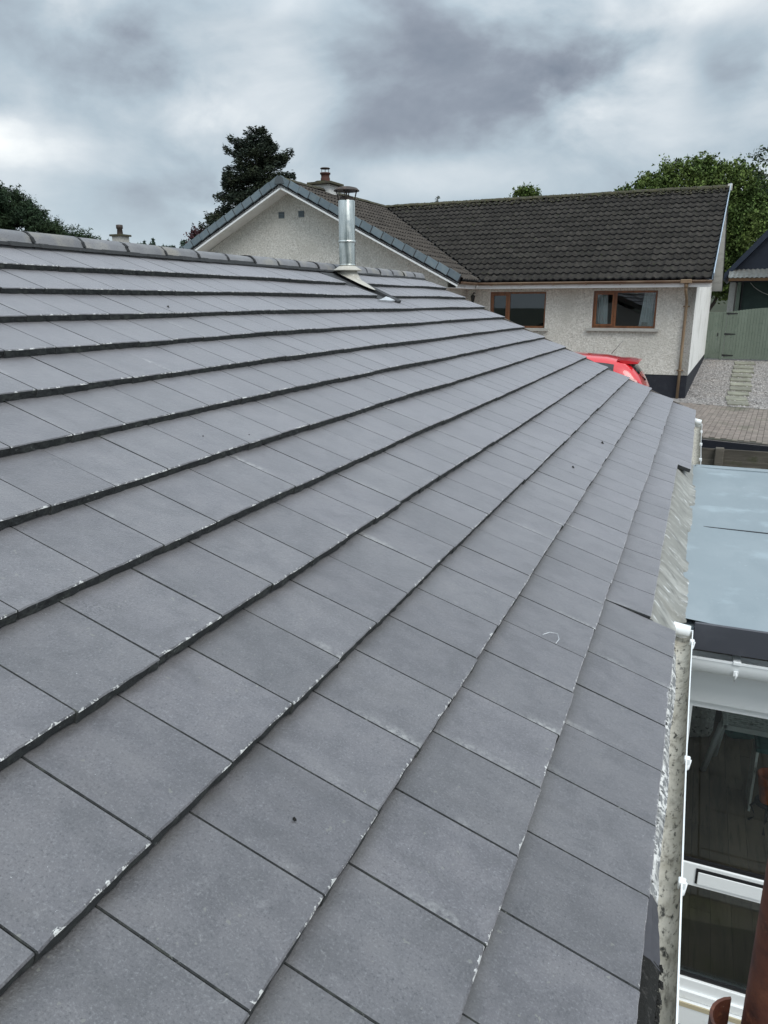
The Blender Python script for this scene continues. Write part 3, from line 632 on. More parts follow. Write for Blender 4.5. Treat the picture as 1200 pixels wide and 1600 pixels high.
mb.merge(felt(-1.7, 1.53, 60, 0.05, 0.046))
house.part('gutter_moss', mb, MT['muck'], kind='stuff')
# gutter (two runs, the extension between them)
def gutter_run(y0, y1, cx, cz, r_, mats, endcap=None, moss=True):
    mb = MB(); n = max(6, int((y1-y0)/0.12)); seg = 10; po = pi = None
    for i in range(n+1):
        y = y0+(y1-y0)*i/n; w = 0.003*math.sin(y*1.7)
        A = [math.pi + math.pi*k/seg for k in range(seg+1)]
        O = mb.add([(cx+w+r_*math.cos(a), y, cz+r_*1.0*math.sin(a)) for a in A]); I = mb.add([(cx+w+(r_-0.004)*math.cos(a), y, cz+0.0+(r_-0.004)*math.sin(a)) for a in A])
        # outer rim bead
        B = mb.add([(cx+w+r_-0.003, y, cz), (cx+w+r_-0.003, y, cz+0.005), (cx+w+r_+0.002, y, cz+0.005), (cx+w+r_+0.002, y, cz-0.004)])
        if po is not None:
            for k in range(seg):
                mb.face((po+k, O+k, O+k+1, po+k+1), 0, sm=True); mb.face((pi+k, pi+k+1, I+k+1, I+k), 1, sm=True)
            for k in range(3): mb.face((pb_+k, pb_+k+1, B+k+1, B+k), 0)
        po, pi, pb_ = O, I, B
    return mb
gt = house.part('gutter', gutter_run(Y0, 3.86, 4.137, -1.992, 0.0525, None), [MT['upvc'], MT['gutter_in']])
house.part('end_cap', MB().prism([(4.137+0.055*math.cos(math.pi+math.pi*k/10), -1.992+0.055*math.sin(math.pi+math.pi*k/10)) for k in range(11)], 'y', 3.855, 3.872).merge(MB().ring([(4.02,3.80,-1.955),(4.175,3.80,-1.972)], [0.034,0.030], 12)), MT['upvc'], gt)
for y in (3.72, 2.62, 1.95, 0.6):
    mb = MB().bbox(4.178, 4.200, y-0.013, y+0.013, -2.008, -1.982, 0.003); mb.ring([(4.198,y,-1.99),(4.193,y-0.01,-2.02),(4.165,y-0.02,-2.045)], [0.008,0.008,0.006], 6)
    house.part('gutter_clip', mb, MT['upvc'], gt)
g2 = house.part('gutter', gutter_run(8.14, YV-0.06, 4.145, -1.995, 0.0525, None), [MT['upvc'], MT['gutter_in']])
house.part('end_cap', MB().prism([(4.145+0.055*math.cos(math.pi+math.pi*k/10), -1.995+0.055*math.sin(math.pi+math.pi*k/10)) for k in range(11)], 'y', YV-0.065, YV-0.045).merge(MB().ring([(4.06,YV-0.12,-1.945),(4.185,YV-0.12,-1.965)], [0.045,0.035], 12)), MT['upvc'], g2)
for y in (8.7, 9.7, 10.7):
    house.part('gutter_clip', MB().bbox(4.178, 4.209, y-0.018, y+0.018, -2.010, -1.980, 0.003), MT['upvc'], g2)

# bits lying on the roof
mb = MB(); wz = lambda s, y, h=0.03: rp(s, y, h)
mb.ring([wz(3.955,2.655,0.030), wz(3.975,2.69,0.038), wz(4.005,2.725,0.034), wz(4.02,2.69,0.032), wz(4.015,2.655,0.026)], [0.0016]*5, 6)
solo('bent_wire', mb, MT['silver'], 'small bent silver wire lying on the tiles near the eave', 'wire', loc=tuple(rp(3.98,2.69,0.03)))
def crumb(s, y, r_, lab, grp=None):
    mb = MB(); c = rp(s, y, 0.02+0.037*((s/G)%1)*0+0.004)
    hh = TT*((s/G) % 1.0); c = rp(s, y, hh + r_*0.5)
    vs = []
    for k in range(6): a = k*math.pi/3; vs.append((c[0]+r_*math.cos(a)*rnd(.7,1.1), c[1]+r_*math.sin(a)*rnd(.7,1.1), c[2]-r_*0.6-math.cos(a)*r_*0.4))
    n = mb.add(vs+[(c[0],c[1],c[2]+r_*0.7)])
    for k in range(6): mb.face((n+k, n+(k+1)%6, n+6))
    solo('moss_crumb', mb, MT['muck'], lab, 'moss crumb', loc=tuple(c), group='moss crumbs on the roof tiles')
def s_of(px_, py_):
    d = fw + rt*(px_-600)/F_PX - up*(py_-800)/F_PX; n = np.array([sT,0,cT]); t = ((n*0.02 - CAM) @ n)/(d @ n); P = CAM + d*t
    return P @ np.array([cT,0,-sT]), P[1]
for (u, v, r_, lab) in ((459,1280,0.006,'black crumb of moss on a large near tile, left of bottom centre'), (940,693,0.014,'largest black crumb, in the sixth course from the eave below the red car'), (262,481,0.010,'tiny black crumb in the third course below the ridge, left side'), (317,683,0.007,'black speck in the middle courses on the left of the roof'), (388,684,0.008,'black speck in the middle courses left of centre'), (600,590,0.010,'tiny dark crumb in the middle of the roof below the flue'), (895,730,0.011,'small dark crumb on a narrow tile above the wire')):
    s_, y_ = s_of(u, v); crumb(s_, y_, r_, lab)

# ================================================================== flat roofed extension
ext = Thing('flat_roofed_extension', 'flat roofed glazed extension with pale blue-grey roof beside the tiled eave', 'extension', (5.6, 6.0, LZ))
EY0, EY1, EX1, EZ = 3.90, 8.10, 7.4, -1.955
mb = MB(); nx, ny = 14, 26; rows = []
for j in range(ny+1):
    rows.append(mb.add([(4.03+(EX1-4.03)*i/nx, EY0+(EY1-EY0)*j/ny, EZ+0.0008*math.sin(i*1.7+j)+0.022*max(0, 1-i*0.9)) for i in range(nx+1)]))
for j in range(ny):
    for i in range(nx): mb.face((rows[j]+i, rows[j]+i+1, rows[j+1]+i+1, rows[j+1]+i), sm=True)
mb.box(3.85, EX1, EY0+0.002, EY1-0.002, EZ-0.12, EZ-0.03)
rf = ext.part('roof_deck', mb, MT['grp'])
mb = MB(); mb.slab([(4.17,5.787,EZ+0.006),(EX1,5.70,EZ+0.006),(EX1,5.712,EZ+0.006),(4.17,5.797,EZ+0.006)], (0,0,1), 0.006)
ext.part('deck_seam', mb, MT['lead'], rf)
mb = MB(); mb.bbox(4.14, EX1, EY1-0.07, EY1+0.01, EZ-0.15, EZ+0.022, 0.012)
ext.part('edge_upstand', mb, MT['grp'], rf)
# resin strip lapping from under the tiles on to the deck
mb = MB(); n = 150; prev = None; ph = 0; ragged = 0.0
for i in range(n+1):
    y = 3.48+(EY1-0.05-3.48)*i/n
    if i == 0 or random.random() < 0.16: tgt = rnd(-0.022, 0.022)
    ragged += (tgt-ragged)*0.75
    xo = 4.150+ragged+rnd(-0.003,0.003)
    xn = 1.0 if y > 3.86 else 0.72
    row = mb.add([(3.93,y,-1.797),(3.995,y,-1.806+rnd(-.0005,.0005)),(4.0+0.06*xn,y,-1.868+0.002*math.sin(y*9)+rnd(-.0006,.0006)),(4.0+0.11*xn,y,EZ+0.036+0.002*math.sin(y*7+1)+rnd(-.0005,.0005)),(4.0+(xo-4.008)*xn,y,EZ+0.013),(4.0+(xo-4.0)*xn,y,EZ-0.002)])
    if prev is not None:
        for k in range(5): mb.face((prev+k, prev+k+1, row+k+1, row+k), sm=True)
    prev = row
ext.part('resin_strip', mb, MT['resin'])
mb = MB(); mb.bbox(4.195, EX1+0.02, EY0-0.018, EY0, EZ-0.145, EZ+0.004, 0.004)
ext.part('fascia', mb, MT['grp_edge'], label='charcoal front edge of the flat roof')
mb = MB(); mb.box(3.9, EX1-0.1, 3.99, 4.16, EZ-0.20, EZ-0.15)
ext.part('soffit', mb, MT['timber'])
# its white gutter runs along the front
GZ2 = -2.155
mb = MB(); seg = 12; pr = []
for x in (4.19, EX1-0.05):
    A = [math.pi + math.pi*k/seg for k in range(seg+1)]
    pr.append((mb.add([(x, 3.965+0.068*math.cos(a), GZ2+0.105*math.sin(a)) for a in A]), mb.add([(x, 3.965+0.062*math.cos(a), GZ2+0.099*math.sin(a)) for a in A])))
for k in range(seg):
    mb.face((pr[0][0]+k, pr[0][0]+k+1, pr[1][0]+k+1, pr[1][0]+k), sm=True); mb.face((pr[0][1]+k+1, pr[0][1]+k, pr[1][1]+k, pr[1][1]+k+1), sm=True)
mb.box(4.19, EX1-0.05, 3.894, 3.902, GZ2-0.005, GZ2+0.007)
eg = ext.part('gutter', mb, MT['upvc'])
for x in (4.42, 5.3, 6.2):
    mb = MB().bbox(x-0.020, x+0.020, 3.888, 4.01, GZ2-0.004, GZ2+0.014, 0.003)
    ext.part('gutter_clip', mb, MT['upvc'], eg)
    mb = MB().ring([(x+0.002,3.895,GZ2-0.045),(x+0.002,3.891,GZ2-0.075),(x-0.003,3.91,GZ2-0.105)], [0.006,0.005,0.004], 6); mb.bbox(x-0.012,x+0.012,3.890,3.900,GZ2-0.068,GZ2-0.040,0.002)
    ext.part('fascia_bracket', mb, MT['upvc'], eg)
mb = MB(); mb.box(3.86, EX1-0.1, 4.165, 4.19, -2.545, -2.16); mb.box(3.86, EX1-0.1, 4.150, 4.166, -2.40, -2.16)
ext.part('head_fascia', mb, MT['upvc'])
# glazed wall: one door leaf and a second pane to the right
YW = 4.20
for bx in ((3.86, 4.198, YW, YW+0.25, LZ, -2.547), (EX1-0.3, EX1-0.1, YW+0.071, EY1-0.301, LZ, -4.2), (3.9, EX1-0.1, EY1-0.3, EY1-0.1, LZ, -2.16)):
    ext.part('wall', MB().box(*bx), MT['harl'])
ext.part('added_side_pane', MB().box(EX1-0.21, EX1-0.20, YW+0.08, EY1-0.305, -4.198, -2.20), MT['door_glass'])  # unseen glazing above a low wall, added to let daylight into the room
DX0, DX1 = 4.24, 4.855
fr = MB()
fr.box(4.20, 4.245, YW, YW+0.07, -4.52, -2.545); fr.box(DX1-0.005, DX1+0.10, YW, YW+0.07, -4.52, -2.545)
fr.box(4.245, DX1, YW+0.005, YW+0.065, -2.60, -2.546)
fr.bbox(4.20, EX1-0.3, YW-0.012, YW+0.06, -4.60, -4.515, 0.006); fr.box(4.20, EX1-0.3, YW-0.030, YW+0.05, -4.655, -4.60)
fr.bbox(4.20, EX1-0.3, YW-0.05, YW+0.05, -4.85, -4.665, 0.008)
for x in (5.75, 6.4): fr.box(x, x+0.09, YW, YW+0.07, -4.52, -2.545)
ext.part('frame', fr, MT['upvc'])
ext.part('threshold_strip', MB().box(4.20, EX1-0.3, YW-0.055, YW-0.045, -4.700, -4.668), MT['tan'])
door = ext.part('door', MB().bbox(4.235, DX1, YW-0.004, YW+0.05, -3.815, -3.655, 0.006), MT['upvc'], label='white middle rail of the door, a letter plate in it')
for z_ in (-3.654, -4.514): ext.part('gasket', MB().box(4.25, DX1-0.005, YW+0.004, YW+0.02, z_, z_+0.022), MT['gasket'], door)
mb = MB(); mb.box(4.378, 4.760, YW-0.010, YW-0.004, -3.790, -3.682)
ext.part('letter_plate_surround', mb, MT['gasket'], door)
ext.part('letter_plate', MB().bbox(4.390, 4.750, YW-0.017, YW-0.0105, -3.786, -3.700, 0.003), MT['upvc'], door)
ext.part('upper_pane', MB().box(4.245, DX1-0.004, YW+0.022, YW+0.030, -3.655, -2.60), MT['door_glass'], door)
ext.part('lower_pane', MB().box(4.245, DX1-0.004, YW+0.022, YW+0.030, -4.515, -3.815), MT['door_glass'], door)
for x0, x1 in ((DX1+0.10,5.75),(5.84,6.4),(6.49,EX1-0.3)):
    ext.part('pane', MB().box(x0, x1, YW+0.022, YW+0.030, -4.515, -2.545), MT['door_glass'])
# inside
mb = MB(); mb.box(3.87, EX1-0.31, YW+0.07, EY1-0.31, -4.70, -4.635)
fl_ = ext.part('floor', mb, MT['gasket'])
y = YW+0.08; 
bi = 0
for i in range(22):
    x = 4.0+i*0.14; yy = YW+0.08-rnd(0,0.8); 
    while yy < EY1-0.32:
        l_ = rnd(0.9,1.5); a_, b_ = max(yy, YW+0.08), min(yy+l_-0.004, EY1-0.32)
        if b_-a_ > 0.05 and x+0.14 < EX1-0.31:
            o = bpy.data.objects.new('floorboard', MB().box(x+0.0015, x+0.1385, a_, b_, -4.634, -4.620).mesh('floorboard', MT['floorboard'], ext.base)); link(o, fl_)
        yy += l_
mb = MB(); mb.quad((3.865,YW+0.25,-4.7),(3.865,EY1-0.31,-4.7),(3.865,EY1-0.31,-2.2),(3.865,YW+0.25,-2.2)); mb.quad((3.87,EY1-0.305,-4.7),(EX1-0.3,EY1-0.305,-4.7),(EX1-0.3,EY1-0.305,-2.2),(3.87,EY1-0.305,-2.2))
mb.quad((3.87,YW+0.05,-2.21),(EX1-0.3,YW+0.05,-2.21),(EX1-0.3,EY1-0.3,-2.21),(3.87,EY1-0.3,-2.21))
ext.part('inner_wall', mb, MT['room'])

# furniture seen through the door glass
tb = Thing('slatted_table', 'grey slatted table with splayed flat metal legs seen through the door glass', 'table', (5.0,6.6,-4.62))
mb = MB(); mb.box(4.60,5.65,6.43,6.452,-3.945,-3.898); mb.box(4.62,5.65,6.785,6.807,-3.945,-3.898)
tb.part('table_frame', mb, MT['grey_metal'])
for k in range(9):
    tb.part('slat', MB().box(4.635, 5.60, 6.458+k*0.036, 6.458+k*0.036+0.024, -3.915, -3.900), MT['slat'])
tb.part('edge_bar', MB().bbox(4.590,4.630,6.43,6.807,-3.935,-3.893,0.004), MT['slat'])
for (x0,y0,x1,y1) in ((4.59,6.50,4.50,6.80),(4.64,6.78,4.6,7.1),(5.5,6.5,5.6,6.8),(5.5,6.78,5.6,7.1)):
    tb.part('leg', MB().ring([(x0,y0,-3.93),(x1,y1,-4.62)], [0.028,0.028], 4), MT['grey_metal'])
bk = Thing('orange_bucket', 'orange-brown bucket on a dark stand inside the glazed door', 'bucket', (4.96,6.10,-4.36))
bk.part('body', MB().lathe((4.97,6.12,0), [(0.055,-4.36),(0.092,-4.13),(0.10,-4.12),(0.10,-4.105),(0.088,-4.105),(0.05,-4.34),(0,-4.345)], 18), MT['orange'])
st = Thing('dark_stand', 'dark bent-leg stand holding the orange bucket', 'stand', (4.97,6.12,-4.62))
st.part('top', MB().lathe((4.97,6.12,0), [(0,-4.385),(0.09,-4.385),(0.09,-4.362),(0,-4.362)], 16), MT['iron'])
for a in (30,150,270):
    c, s_ = math.cos(R(a)), math.sin(R(a)); st.part('leg', MB().ring([(4.97+0.06*c,6.12+0.06*s_,-4.38),(4.97+0.12*c,6.12+0.12*s_,-4.47),(4.97+0.07*c,6.12+0.07*s_,-4.55),(4.97+0.12*c,6.12+0.12*s_,-4.61)], [0.012]*4, 6), MT['iron'])
sr = Thing('pale_stool', 'pale sided stool with a green-grey top behind the orange bucket', 'stool', (4.98,6.5,-4.62))
sr.part('seat', MB().bbox(4.86,5.20,6.30,6.62,-4.03,-3.99,0.01), MT['teal']); sr.part('side_panel', MB().box(4.865,4.885,6.31,6.61,-4.62,-4.035), MT['slat']); sr.part('side_panel', MB().box(5.175,5.195,6.31,6.61,-4.62,-4.035), MT['slat'])
def soft(name, c, sz, mat, label, cat):
    bm = bmesh.new(); bmesh.ops.create_icosphere(bm, subdivisions=3, radius=1.0)
    for v in bm.verts:
        p = v.co; q = Vector([math.copysign(abs(a)**0.6, a) for a in p]); n_ = 0.06*math.sin(5*p.x+3*p.z)+0.05*math.sin(7*p.y+2*p.x)
        v.co = Vector((q.x*sz[0]*(1+n_), q.y*sz[1]*(1+n_), max(-1,q.z)*sz[2]*(1+n_*0.5)))
    me = bpy.data.meshes.new(name); bm.to_mesh(me); bm.free(); me.materials.append(mat); [setattr(p_, 'use_smooth', True) for p_ in me.polygons]
    o = bpy.data.objects.new(name, me); o.location = c; link(o); o['label'] = label; o['category'] = cat; return o
soft('cushion_sack', (4.38,7.42,-4.30), (0.21,0.16,0.32), MT['mottled'], 'mottled grey cloth sack against the house wall inside the glazed room', 'sack')
soft('teal_cushion', (4.40,7.44,-3.86), (0.20,0.15,0.13), MT['teal'], 'dark teal cushion on top of the mottled sack', 'cushion')
soft('red_cloth', (4.20,7.22,-4.02), (0.06,0.10,0.16), MT['redcloth'], 'dull red cloth hanging by the mottled sack', 'cloth')
soft('grey_bag', (4.84,7.55,-4.38), (0.16,0.14,0.23), MT['teal'], 'dark grey-green bag on the floor beneath the slatted table', 'bag')

# scaffold pole close to the camera
sp_ = Thing('scaffold_pole', 'rusty brown steel scaffold pole at the bottom right corner, paint spots on it', 'pole', (4.232,0.690,LZ))
PX, PY = 4.232-0.006*rt0[0], 0.690-0.006*rt0[1]
def clip_pole(): return MB().ring([(PX,PY,LZ),(PX,PY,-1.8),(PX,PY,-1.2),(PX,PY,-0.6),(PX,PY,0.9)], [0.0245]*5, 20)
sp_.part('tube', clip_pole(), MT['rust'])
# cup: a curved plate pocket welded to the tube, open on top
mb = MB(); cc = np.array([PX-0.036*rt0[0], PY-0.036*rt0[1], 0]); n = 12; top_z, bot_z = -1.116, -1.20
ring_o = []; 
for k in range(n+1):
    a = math.pi*0.42 + math.pi*1.16*k/n; d = np.array([rt0[0]*math.cos(a)-fw[0]*0+(-rt0[1])*math.sin(a), rt0[1]*math.cos(a)+rt0[0]*math.sin(a), 0])
    for (r_, z) in ((0.026,top_z+0.006*math.cos(a)),(0.026,bot_z),(0.0225,bot_z),(0.0225,top_z+0.006*math.cos(a))): ring_o.append(tuple(cc+d*r_*np.array([1,1,0])+np.array([0,0,z])))
b0 = mb.add(ring_o)
for k in range(n):
    for j in range(4): mb.face((b0+k*4+j, b0+k*4+(j+1)%4, b0+(k+1)*4+(j+1)%4, b0+(k+1)*4+j))
mb.face((b0,b0+1,b0+2,b0+3)); mb.face((b0+n*4+3,b0+n*4+2,b0+n*4+1,b0+n*4))
sp_.part('coupler_cup', mb, MT['rust'])

# ================================================================== neighbour's L-shaped house
PHI = -0.04085; K = np.array([3.82, 21.09])
nh = Thing('roughcast_house', 'cream roughcast L-shaped house with dark mossy tiled roof beyond the near roof', 'house', (0,0,GZ), PHI, org=(K[0],K[1],GZ))
RZ, EZ_ = 2.94, 0.26      # tile plane at ridge and at eave
RB, EB = 4.75, -0.56; WA = -10.85; WE = -5.62; VB = -2.12   # main ridge b, main eave b, wing ridge a, wing eave a, front verge b
SL = math.hypot(RB-EB, RZ-EZ_); cN, sN = (RB-EB)/SL, (RZ-EZ_)/SL
# walls
wl = MB()
W1, W2 = (-5.39,-3.80,-1.0,-0.03), (-2.54,-0.915,-0.975,-0.02)
def wallb(a0, a1, z0, z1): wl.box(a0, a1, 0.0, 0.25, z0, z1)
zb, zt = -2.15, 0.10
wallb(-6.1, W1[0], zb, zt); wallb(W1[1], W2[0], zb, zt); wallb(W2[1], -0.002, zb, zt)
for w in (W1, W2): wallb(w[0], w[1], zb, w[2]); wallb(w[0], w[1], w[3], zt)
wf = nh.part('wall', wl, MT['harl'])
mb = MB(); mb.prism([(0.0,zb),(9.5,zb),(9.5,zt+0.1),(RB,RZ-0.12),(0.0,zt+0.1)], 'x', -0.25, 0.0)
nh.part('side_wall', mb, MT['harl_white'], label='bright white gable end wall')
mb = MB(); mb.prism([(-15.6,GZ),(-6.1,GZ),(-6.1,0.27),(WA,RZ-0.17),(-15.6,0.27)], 'y', -1.55, -1.3)
mb.box(-6.35, -6.1, -1.3, 0.0, GZ, 0.3); mb.box(-15.6, -15.35, -1.3, 9.5, GZ, 0.3); mb.box(-15.35, -0.25, 9.25, 9.5, GZ, 0.3)
nh.part('gable_wall', mb, MT['harl'])
mb = MB(); mb.box(-6.1, -0.012, 0.012, 0.24, GZ-0.1, zb); mb.box(-0.24, -0.010, 0.24, 9.49, GZ-0.1, zb)
nh.part('plinth', mb, MT['plinth'])
# windows
def window(w, split, curtains):
    a0, a1, z0, z1 = w; fo = MB(); t = 0.055; b0, b1 = 0.07, 0.13
    fo.box(a0, a1, b0, b1, z0, z0+t); fo.box(a0, a1, b0, b1, z1-t, z1); fo.box(a0, a0+t, b0, b1, z0+t, z1-t); fo.box(a1-t, a1, b0, b1, z0+t, z1-t)
    fo.box(split-0.035, split+0.035, b0, b1, z0+t, z1-t)
    win = nh.part('window', fo, MT['wood_frame'], wf)
    s = MB(); i0, i1, j0, j1 = a0+t, split-0.035, z0+t, z1-t; q = 0.045
    s.box(i0, i1, b0-0.02, b0+0.03, j0, j0+q); s.box(i0, i1, b0-0.02, b0+0.03, j1-q, j1); s.box(i0, i0+q, b0-0.02, b0+0.03, j0+q, j1-q); s.box(i1-q, i1, b0-0.02, b0+0.03, j0+q, j1-q)
    nh.part('casement', s, MT['wood_frame'], wf)
    g = MB(); g.box(i0+q, i1-q, b0+0.01, b0+0.02, j0+q, j1-q); nh.part('pane', g, MT['glass'], wf)
    g = MB(); g.box(split+0.035, a1-t, b0+0.02, b0+0.03, j0, j1); nh.part('pane', g, MT['glass'], wf)
    r_ = MB(); r_.box(a0-0.001, a0+0.002, 0.001, b0, z0, z1); r_.box(a1-0.002, a1+0.001, 0.001, b0, z0, z1); nh.part('reveal', r_, MT['white'], wf)
    rm = MB(); rm.quad((a0-0.3,0.27,z0-0.3),(a0-0.3,2.6,z0-0.3),(a0-0.3,2.6,z1+0.3),(a0-0.3,0.27,z1+0.3)); rm.quad((a1+0.3,0.27,z0-0.3),(a1+0.3,2.6,z0-0.3),(a1+0.3,2.6,z1+0.3),(a1+0.3,0.27,z1+0.3))
    rm.quad((a0-0.3,2.6,z0-0.3),(a1+0.3,2.6,z0-0.3),(a1+0.3,2.6,z1+0.3),(a0-0.3,2.6,z1+0.3)); rm.quad((a0-0.3,0.27,z1+0.28),(a1+0.3,0.27,z1+0.28),(a1+0.3,2.6,z1+0.28),(a0-0.3,2.6,z1+0.28)); rm.quad((a0-0.3,0.27,z0-0.2),(a1+0.3,0.27,z0-0.2),(a1+0.3,2.6,z0-0.2),(a0-0.3,2.6,z0-0.2))
    nh.part('room', rm, MT['room'], wf)
    for c0, c1, f0, f1 in curtains:
        c = MB(); n = 30; pr = None
        for k in range(n+1):
            t_ = k/n; bb = 0.24+0.022*math.sin(k*1.35)
            row = c.add([(c0+(c1-c0)*t_, bb, z1), (f0+(f1-f0)*t_, bb, z0+0.02)])
            if pr is not None: c.face((pr, row, row+1, pr+1), sm=True)
            pr = row
        nh.part('curtain', c, MT['curtain'], wf)
window(W1, -4.86, ((-5.42,-5.34,-5.42,-5.32), (-3.84,-3.78,-3.86,-3.78)))
window(W2, -1.965, ((-2.60,-2.20,-2.60,-2.16), (-1.26,-0.93,-1.36,-0.93)))
for (a0, a1, z) in ((-5.50,-3.70,-1.0), (-2.66,-0.82,-0.975)):
    nh.part('sill', MB().bbox(a0, a1, -0.10, 0.12, z-0.075, z, 0.006), MT['sill'], wf)
# objects on the second window's sill
nh.part('ornament', MB().lathe((-2.0,0.2,-0.95), [(0,0),(0.03,0),(0.035,0.03),(0.0,0.05)], 10).merge(MB().box(-1.28,-1.14,0.19,0.21,-0.95,-0.82)), MT['sill'], wf)
# lantern by the first window
mb = MB().ring([(-5.83,-0.02,-0.06),(-5.83,-0.14,-0.05),(-5.83,-0.20,-0.10)], [0.014]*3, 8); mb.lathe((-5.83,-0.20,-0.32), [(0.0,0),(0.035,0.0),(0.065,0.16),(0.075,0.17),(0.02,0.22),(0,0.23)], 8)
nh.part('wall_lantern', mb, MT['iron'])

# ---- roofs
mb = MB()
ms_n = (0,-sN,cN)
def ms(a, s, h=0.0): return np.array([a, RB - s*cN - h*sN, RZ - s*sN + h*cN])      # main front slope
def mr_(a, s, h=0.0): return np.array([a, RB + s*cN + h*sN, RZ - s*sN + h*cN])      # main rear slope
def wr(b, s, h=0.0): return np.array([WA + s*cN + h*sN, b, RZ - s*sN + h*cN])        # wing right slope
def wle(b, s, h=0.0): return np.array([WA - s*cN - h*sN, b, RZ - s*sN + h*cN])       # wing left slope
AV = 0.36
mb.slab([ms(WA,0,-0.03), ms(WA+SL*cN,SL-0.05,-0.03), ms(AV-0.02,SL-0.05,-0.03), ms(AV-0.02,0,-0.03)], ms_n, 0.03)
mb.slab([mr_(WA,0,-0.0), mr_(AV-0.02,0,-0.0), mr_(AV-0.02,SL,-0.0), mr_(WA-4,SL,-0.0)], (0,sN,cN), 0.05)
mb.slab([wr(RB,0,-0.03), wr(VB+0.03,0,-0.03), wr(VB+0.03,SL-0.1,-0.03), wr(RB-SL*cN,SL-0.1,-0.03)], (sN,0,cN), 0.03)
mb.slab([wle(RB,0,-0.03), wle(RB+4,SL,-0.03), wle(VB+0.03,SL,-0.03), wle(VB+0.03,0,-0.03)], (-sN,0,cN), 0.03)
nroof = nh.part('roof', mb, MT['under'])
NTW = 0.383; NG = SL/17
def pantile(seed, w=NTW, g=NG):
    r = random.Random(seed); mb = MB(); nu = 13; rows = []
    def prof(t): return 0.024*math.cos(2*math.pi*(2*t))+0.0
    for (s, dz) in ((-g-0.04, -0.005), (-0.012, 0.036), (0.0, 0.030), (0.004, -0.006)):
        rows.append(mb.add([(-w*k/(nu-1), s+r.uniform(-.004,.004), dz+0.0+max(-0.012,prof(k/(nu-1)))) for k in range(nu)]))
    for a in range(3):
        for k in range(nu-1): mb.face((rows[a]+k, rows[a+1]+k, rows[a+1]+k+1, rows[a]+k+1), 1 if a == 2 else 0, sm=(a == 0))
    return mb
PV = [pantile(i) for i in range(6)]
def place(kind, along, s):
    """matrix (house frame, minus base) of a tile whose tail is at s down the slope and starts at 'along'"""
    if kind == 'main': X, D, Nn, o = Vector((-1,0,0)), Vector((0,-cN,-sN)), Vector((0,-sN,cN)), ms(along, s)
    elif kind == 'wr': X, D, Nn, o = Vector((0,-1,0)), Vector((cN,0,-sN)), Vector((sN,0,cN)), wr(along, s)
    else: X, D, Nn, o = Vector((0,1,0)), Vector((-cN,0,-sN)), Vector((-sN,0,cN)), wle(along, s)
    o = o - np.array([0,0,GZ])
    Mx = Matrix(((X[0],D[0],Nn[0],o[0]),(X[1],D[1],Nn[1],o[1]),(X[2],D[2],Nn[2],o[2]),(0,0,0,1)))
    return Mx @ Matrix.Rotation(rnd(-0.012,0.012),4,'Z') @ Matrix.Rotation(rnd(-0.012,0.012),4,'X') @ Matrix.Translation((0,0,rnd(-0.003,0.004)))
PM = [v.mesh('roof_tile', [MT['dark_tile'], MT['under']]) for v in PV]
cand = []
mst = MB()
for k in range(1, 18):
    s = k*NG + (0.03 if k == 17 else 0)
    amin = WA + (k*NG)*cN
    n = 0
    while True:
        a1 = AV-0.03 - n*NTW; a0 = a1-NTW; n += 1
        if a1 < amin - 0.5: break
        Mx = place('main', a0, s); v = random.randrange(6)
        # mesh x spans [-w, 0] and local X points to -a, so the tile covers a0 .. a0+w
        if a0 > amin + 0.06 - NG: cand.append((a0, s, Mx, v) if a0 > amin+0.04 else None) or (a0 > amin+0.04) or mst.merge(PV[v], np.array(Mx))
        else: mst.merge(PV[v], np.array(Mx))
cand = [c for c in cand if c]
cand.sort(key=lambda c: -(c[0]*1.0) - c[1]*0.0)
for a0, s, Mx, v in cand[:300]:
    o = bpy.data.objects.new('roof_tile', PM[v]); link(o, nroof); o.matrix_local = Mx
for a0, s, Mx, v in cand[300:]: mst.merge(PV[v], np.array(Mx))
def bisected(mb_, name, mats, co, no):
    me = mb_.mesh(name, mats); bm = bmesh.new(); bm.from_mesh(me)
    bmesh.ops.bisect_plane(bm, geom=bm.verts[:]+bm.edges[:]+bm.faces[:], plane_co=co, plane_no=no, clear_outer=True)
    bm.to_mesh(me); bm.free(); return me
vo = Vector((WA, RB, 0)); vd = Vector((cN*SL, -(cN*SL), 0)).normalized(); vn = Vector((-vd.y, vd.x, 0))   # vn points to +a,+b (main side)
o = bpy.data.objects.new('valley_side_tiles', bisected(mst, 'valley_side_tiles', [MT['dark_tile'], MT['under']], vo+vn*0.045, -vn)); link(o, nroof, kind='stuff')
mw = MB()
for k in range(1, 18):
    s = k*NG + (0.03 if k == 17 else 0); b = VB+0.05
    while b < RB - (k*NG)*cN + 0.6:
        mw.merge(PV[random.randrange(6)], np.array(place('wr', b, s))); b += NTW
o = bpy.data.objects.new('wing_tiles', bisected(mw, 'wing_tiles', [MT['brown_tile'], MT['under']], vo-vn*0.045, vn)); link(o, nroof, kind='stuff', label='browner tiles of the front wing')
mw = MB()
for k in range(1, 18):
    b = VB+0.05
    while b < RB+2: mw.merge(PV[random.randrange(6)], np.array(place('wl', b+NTW, k*NG))); b += NTW
o = bpy.data.objects.new('hidden_wing_tiles', mw.mesh('hidden_wing_tiles', [MT['brown_tile'], MT['under']])); link(o, nroof, kind='stuff')
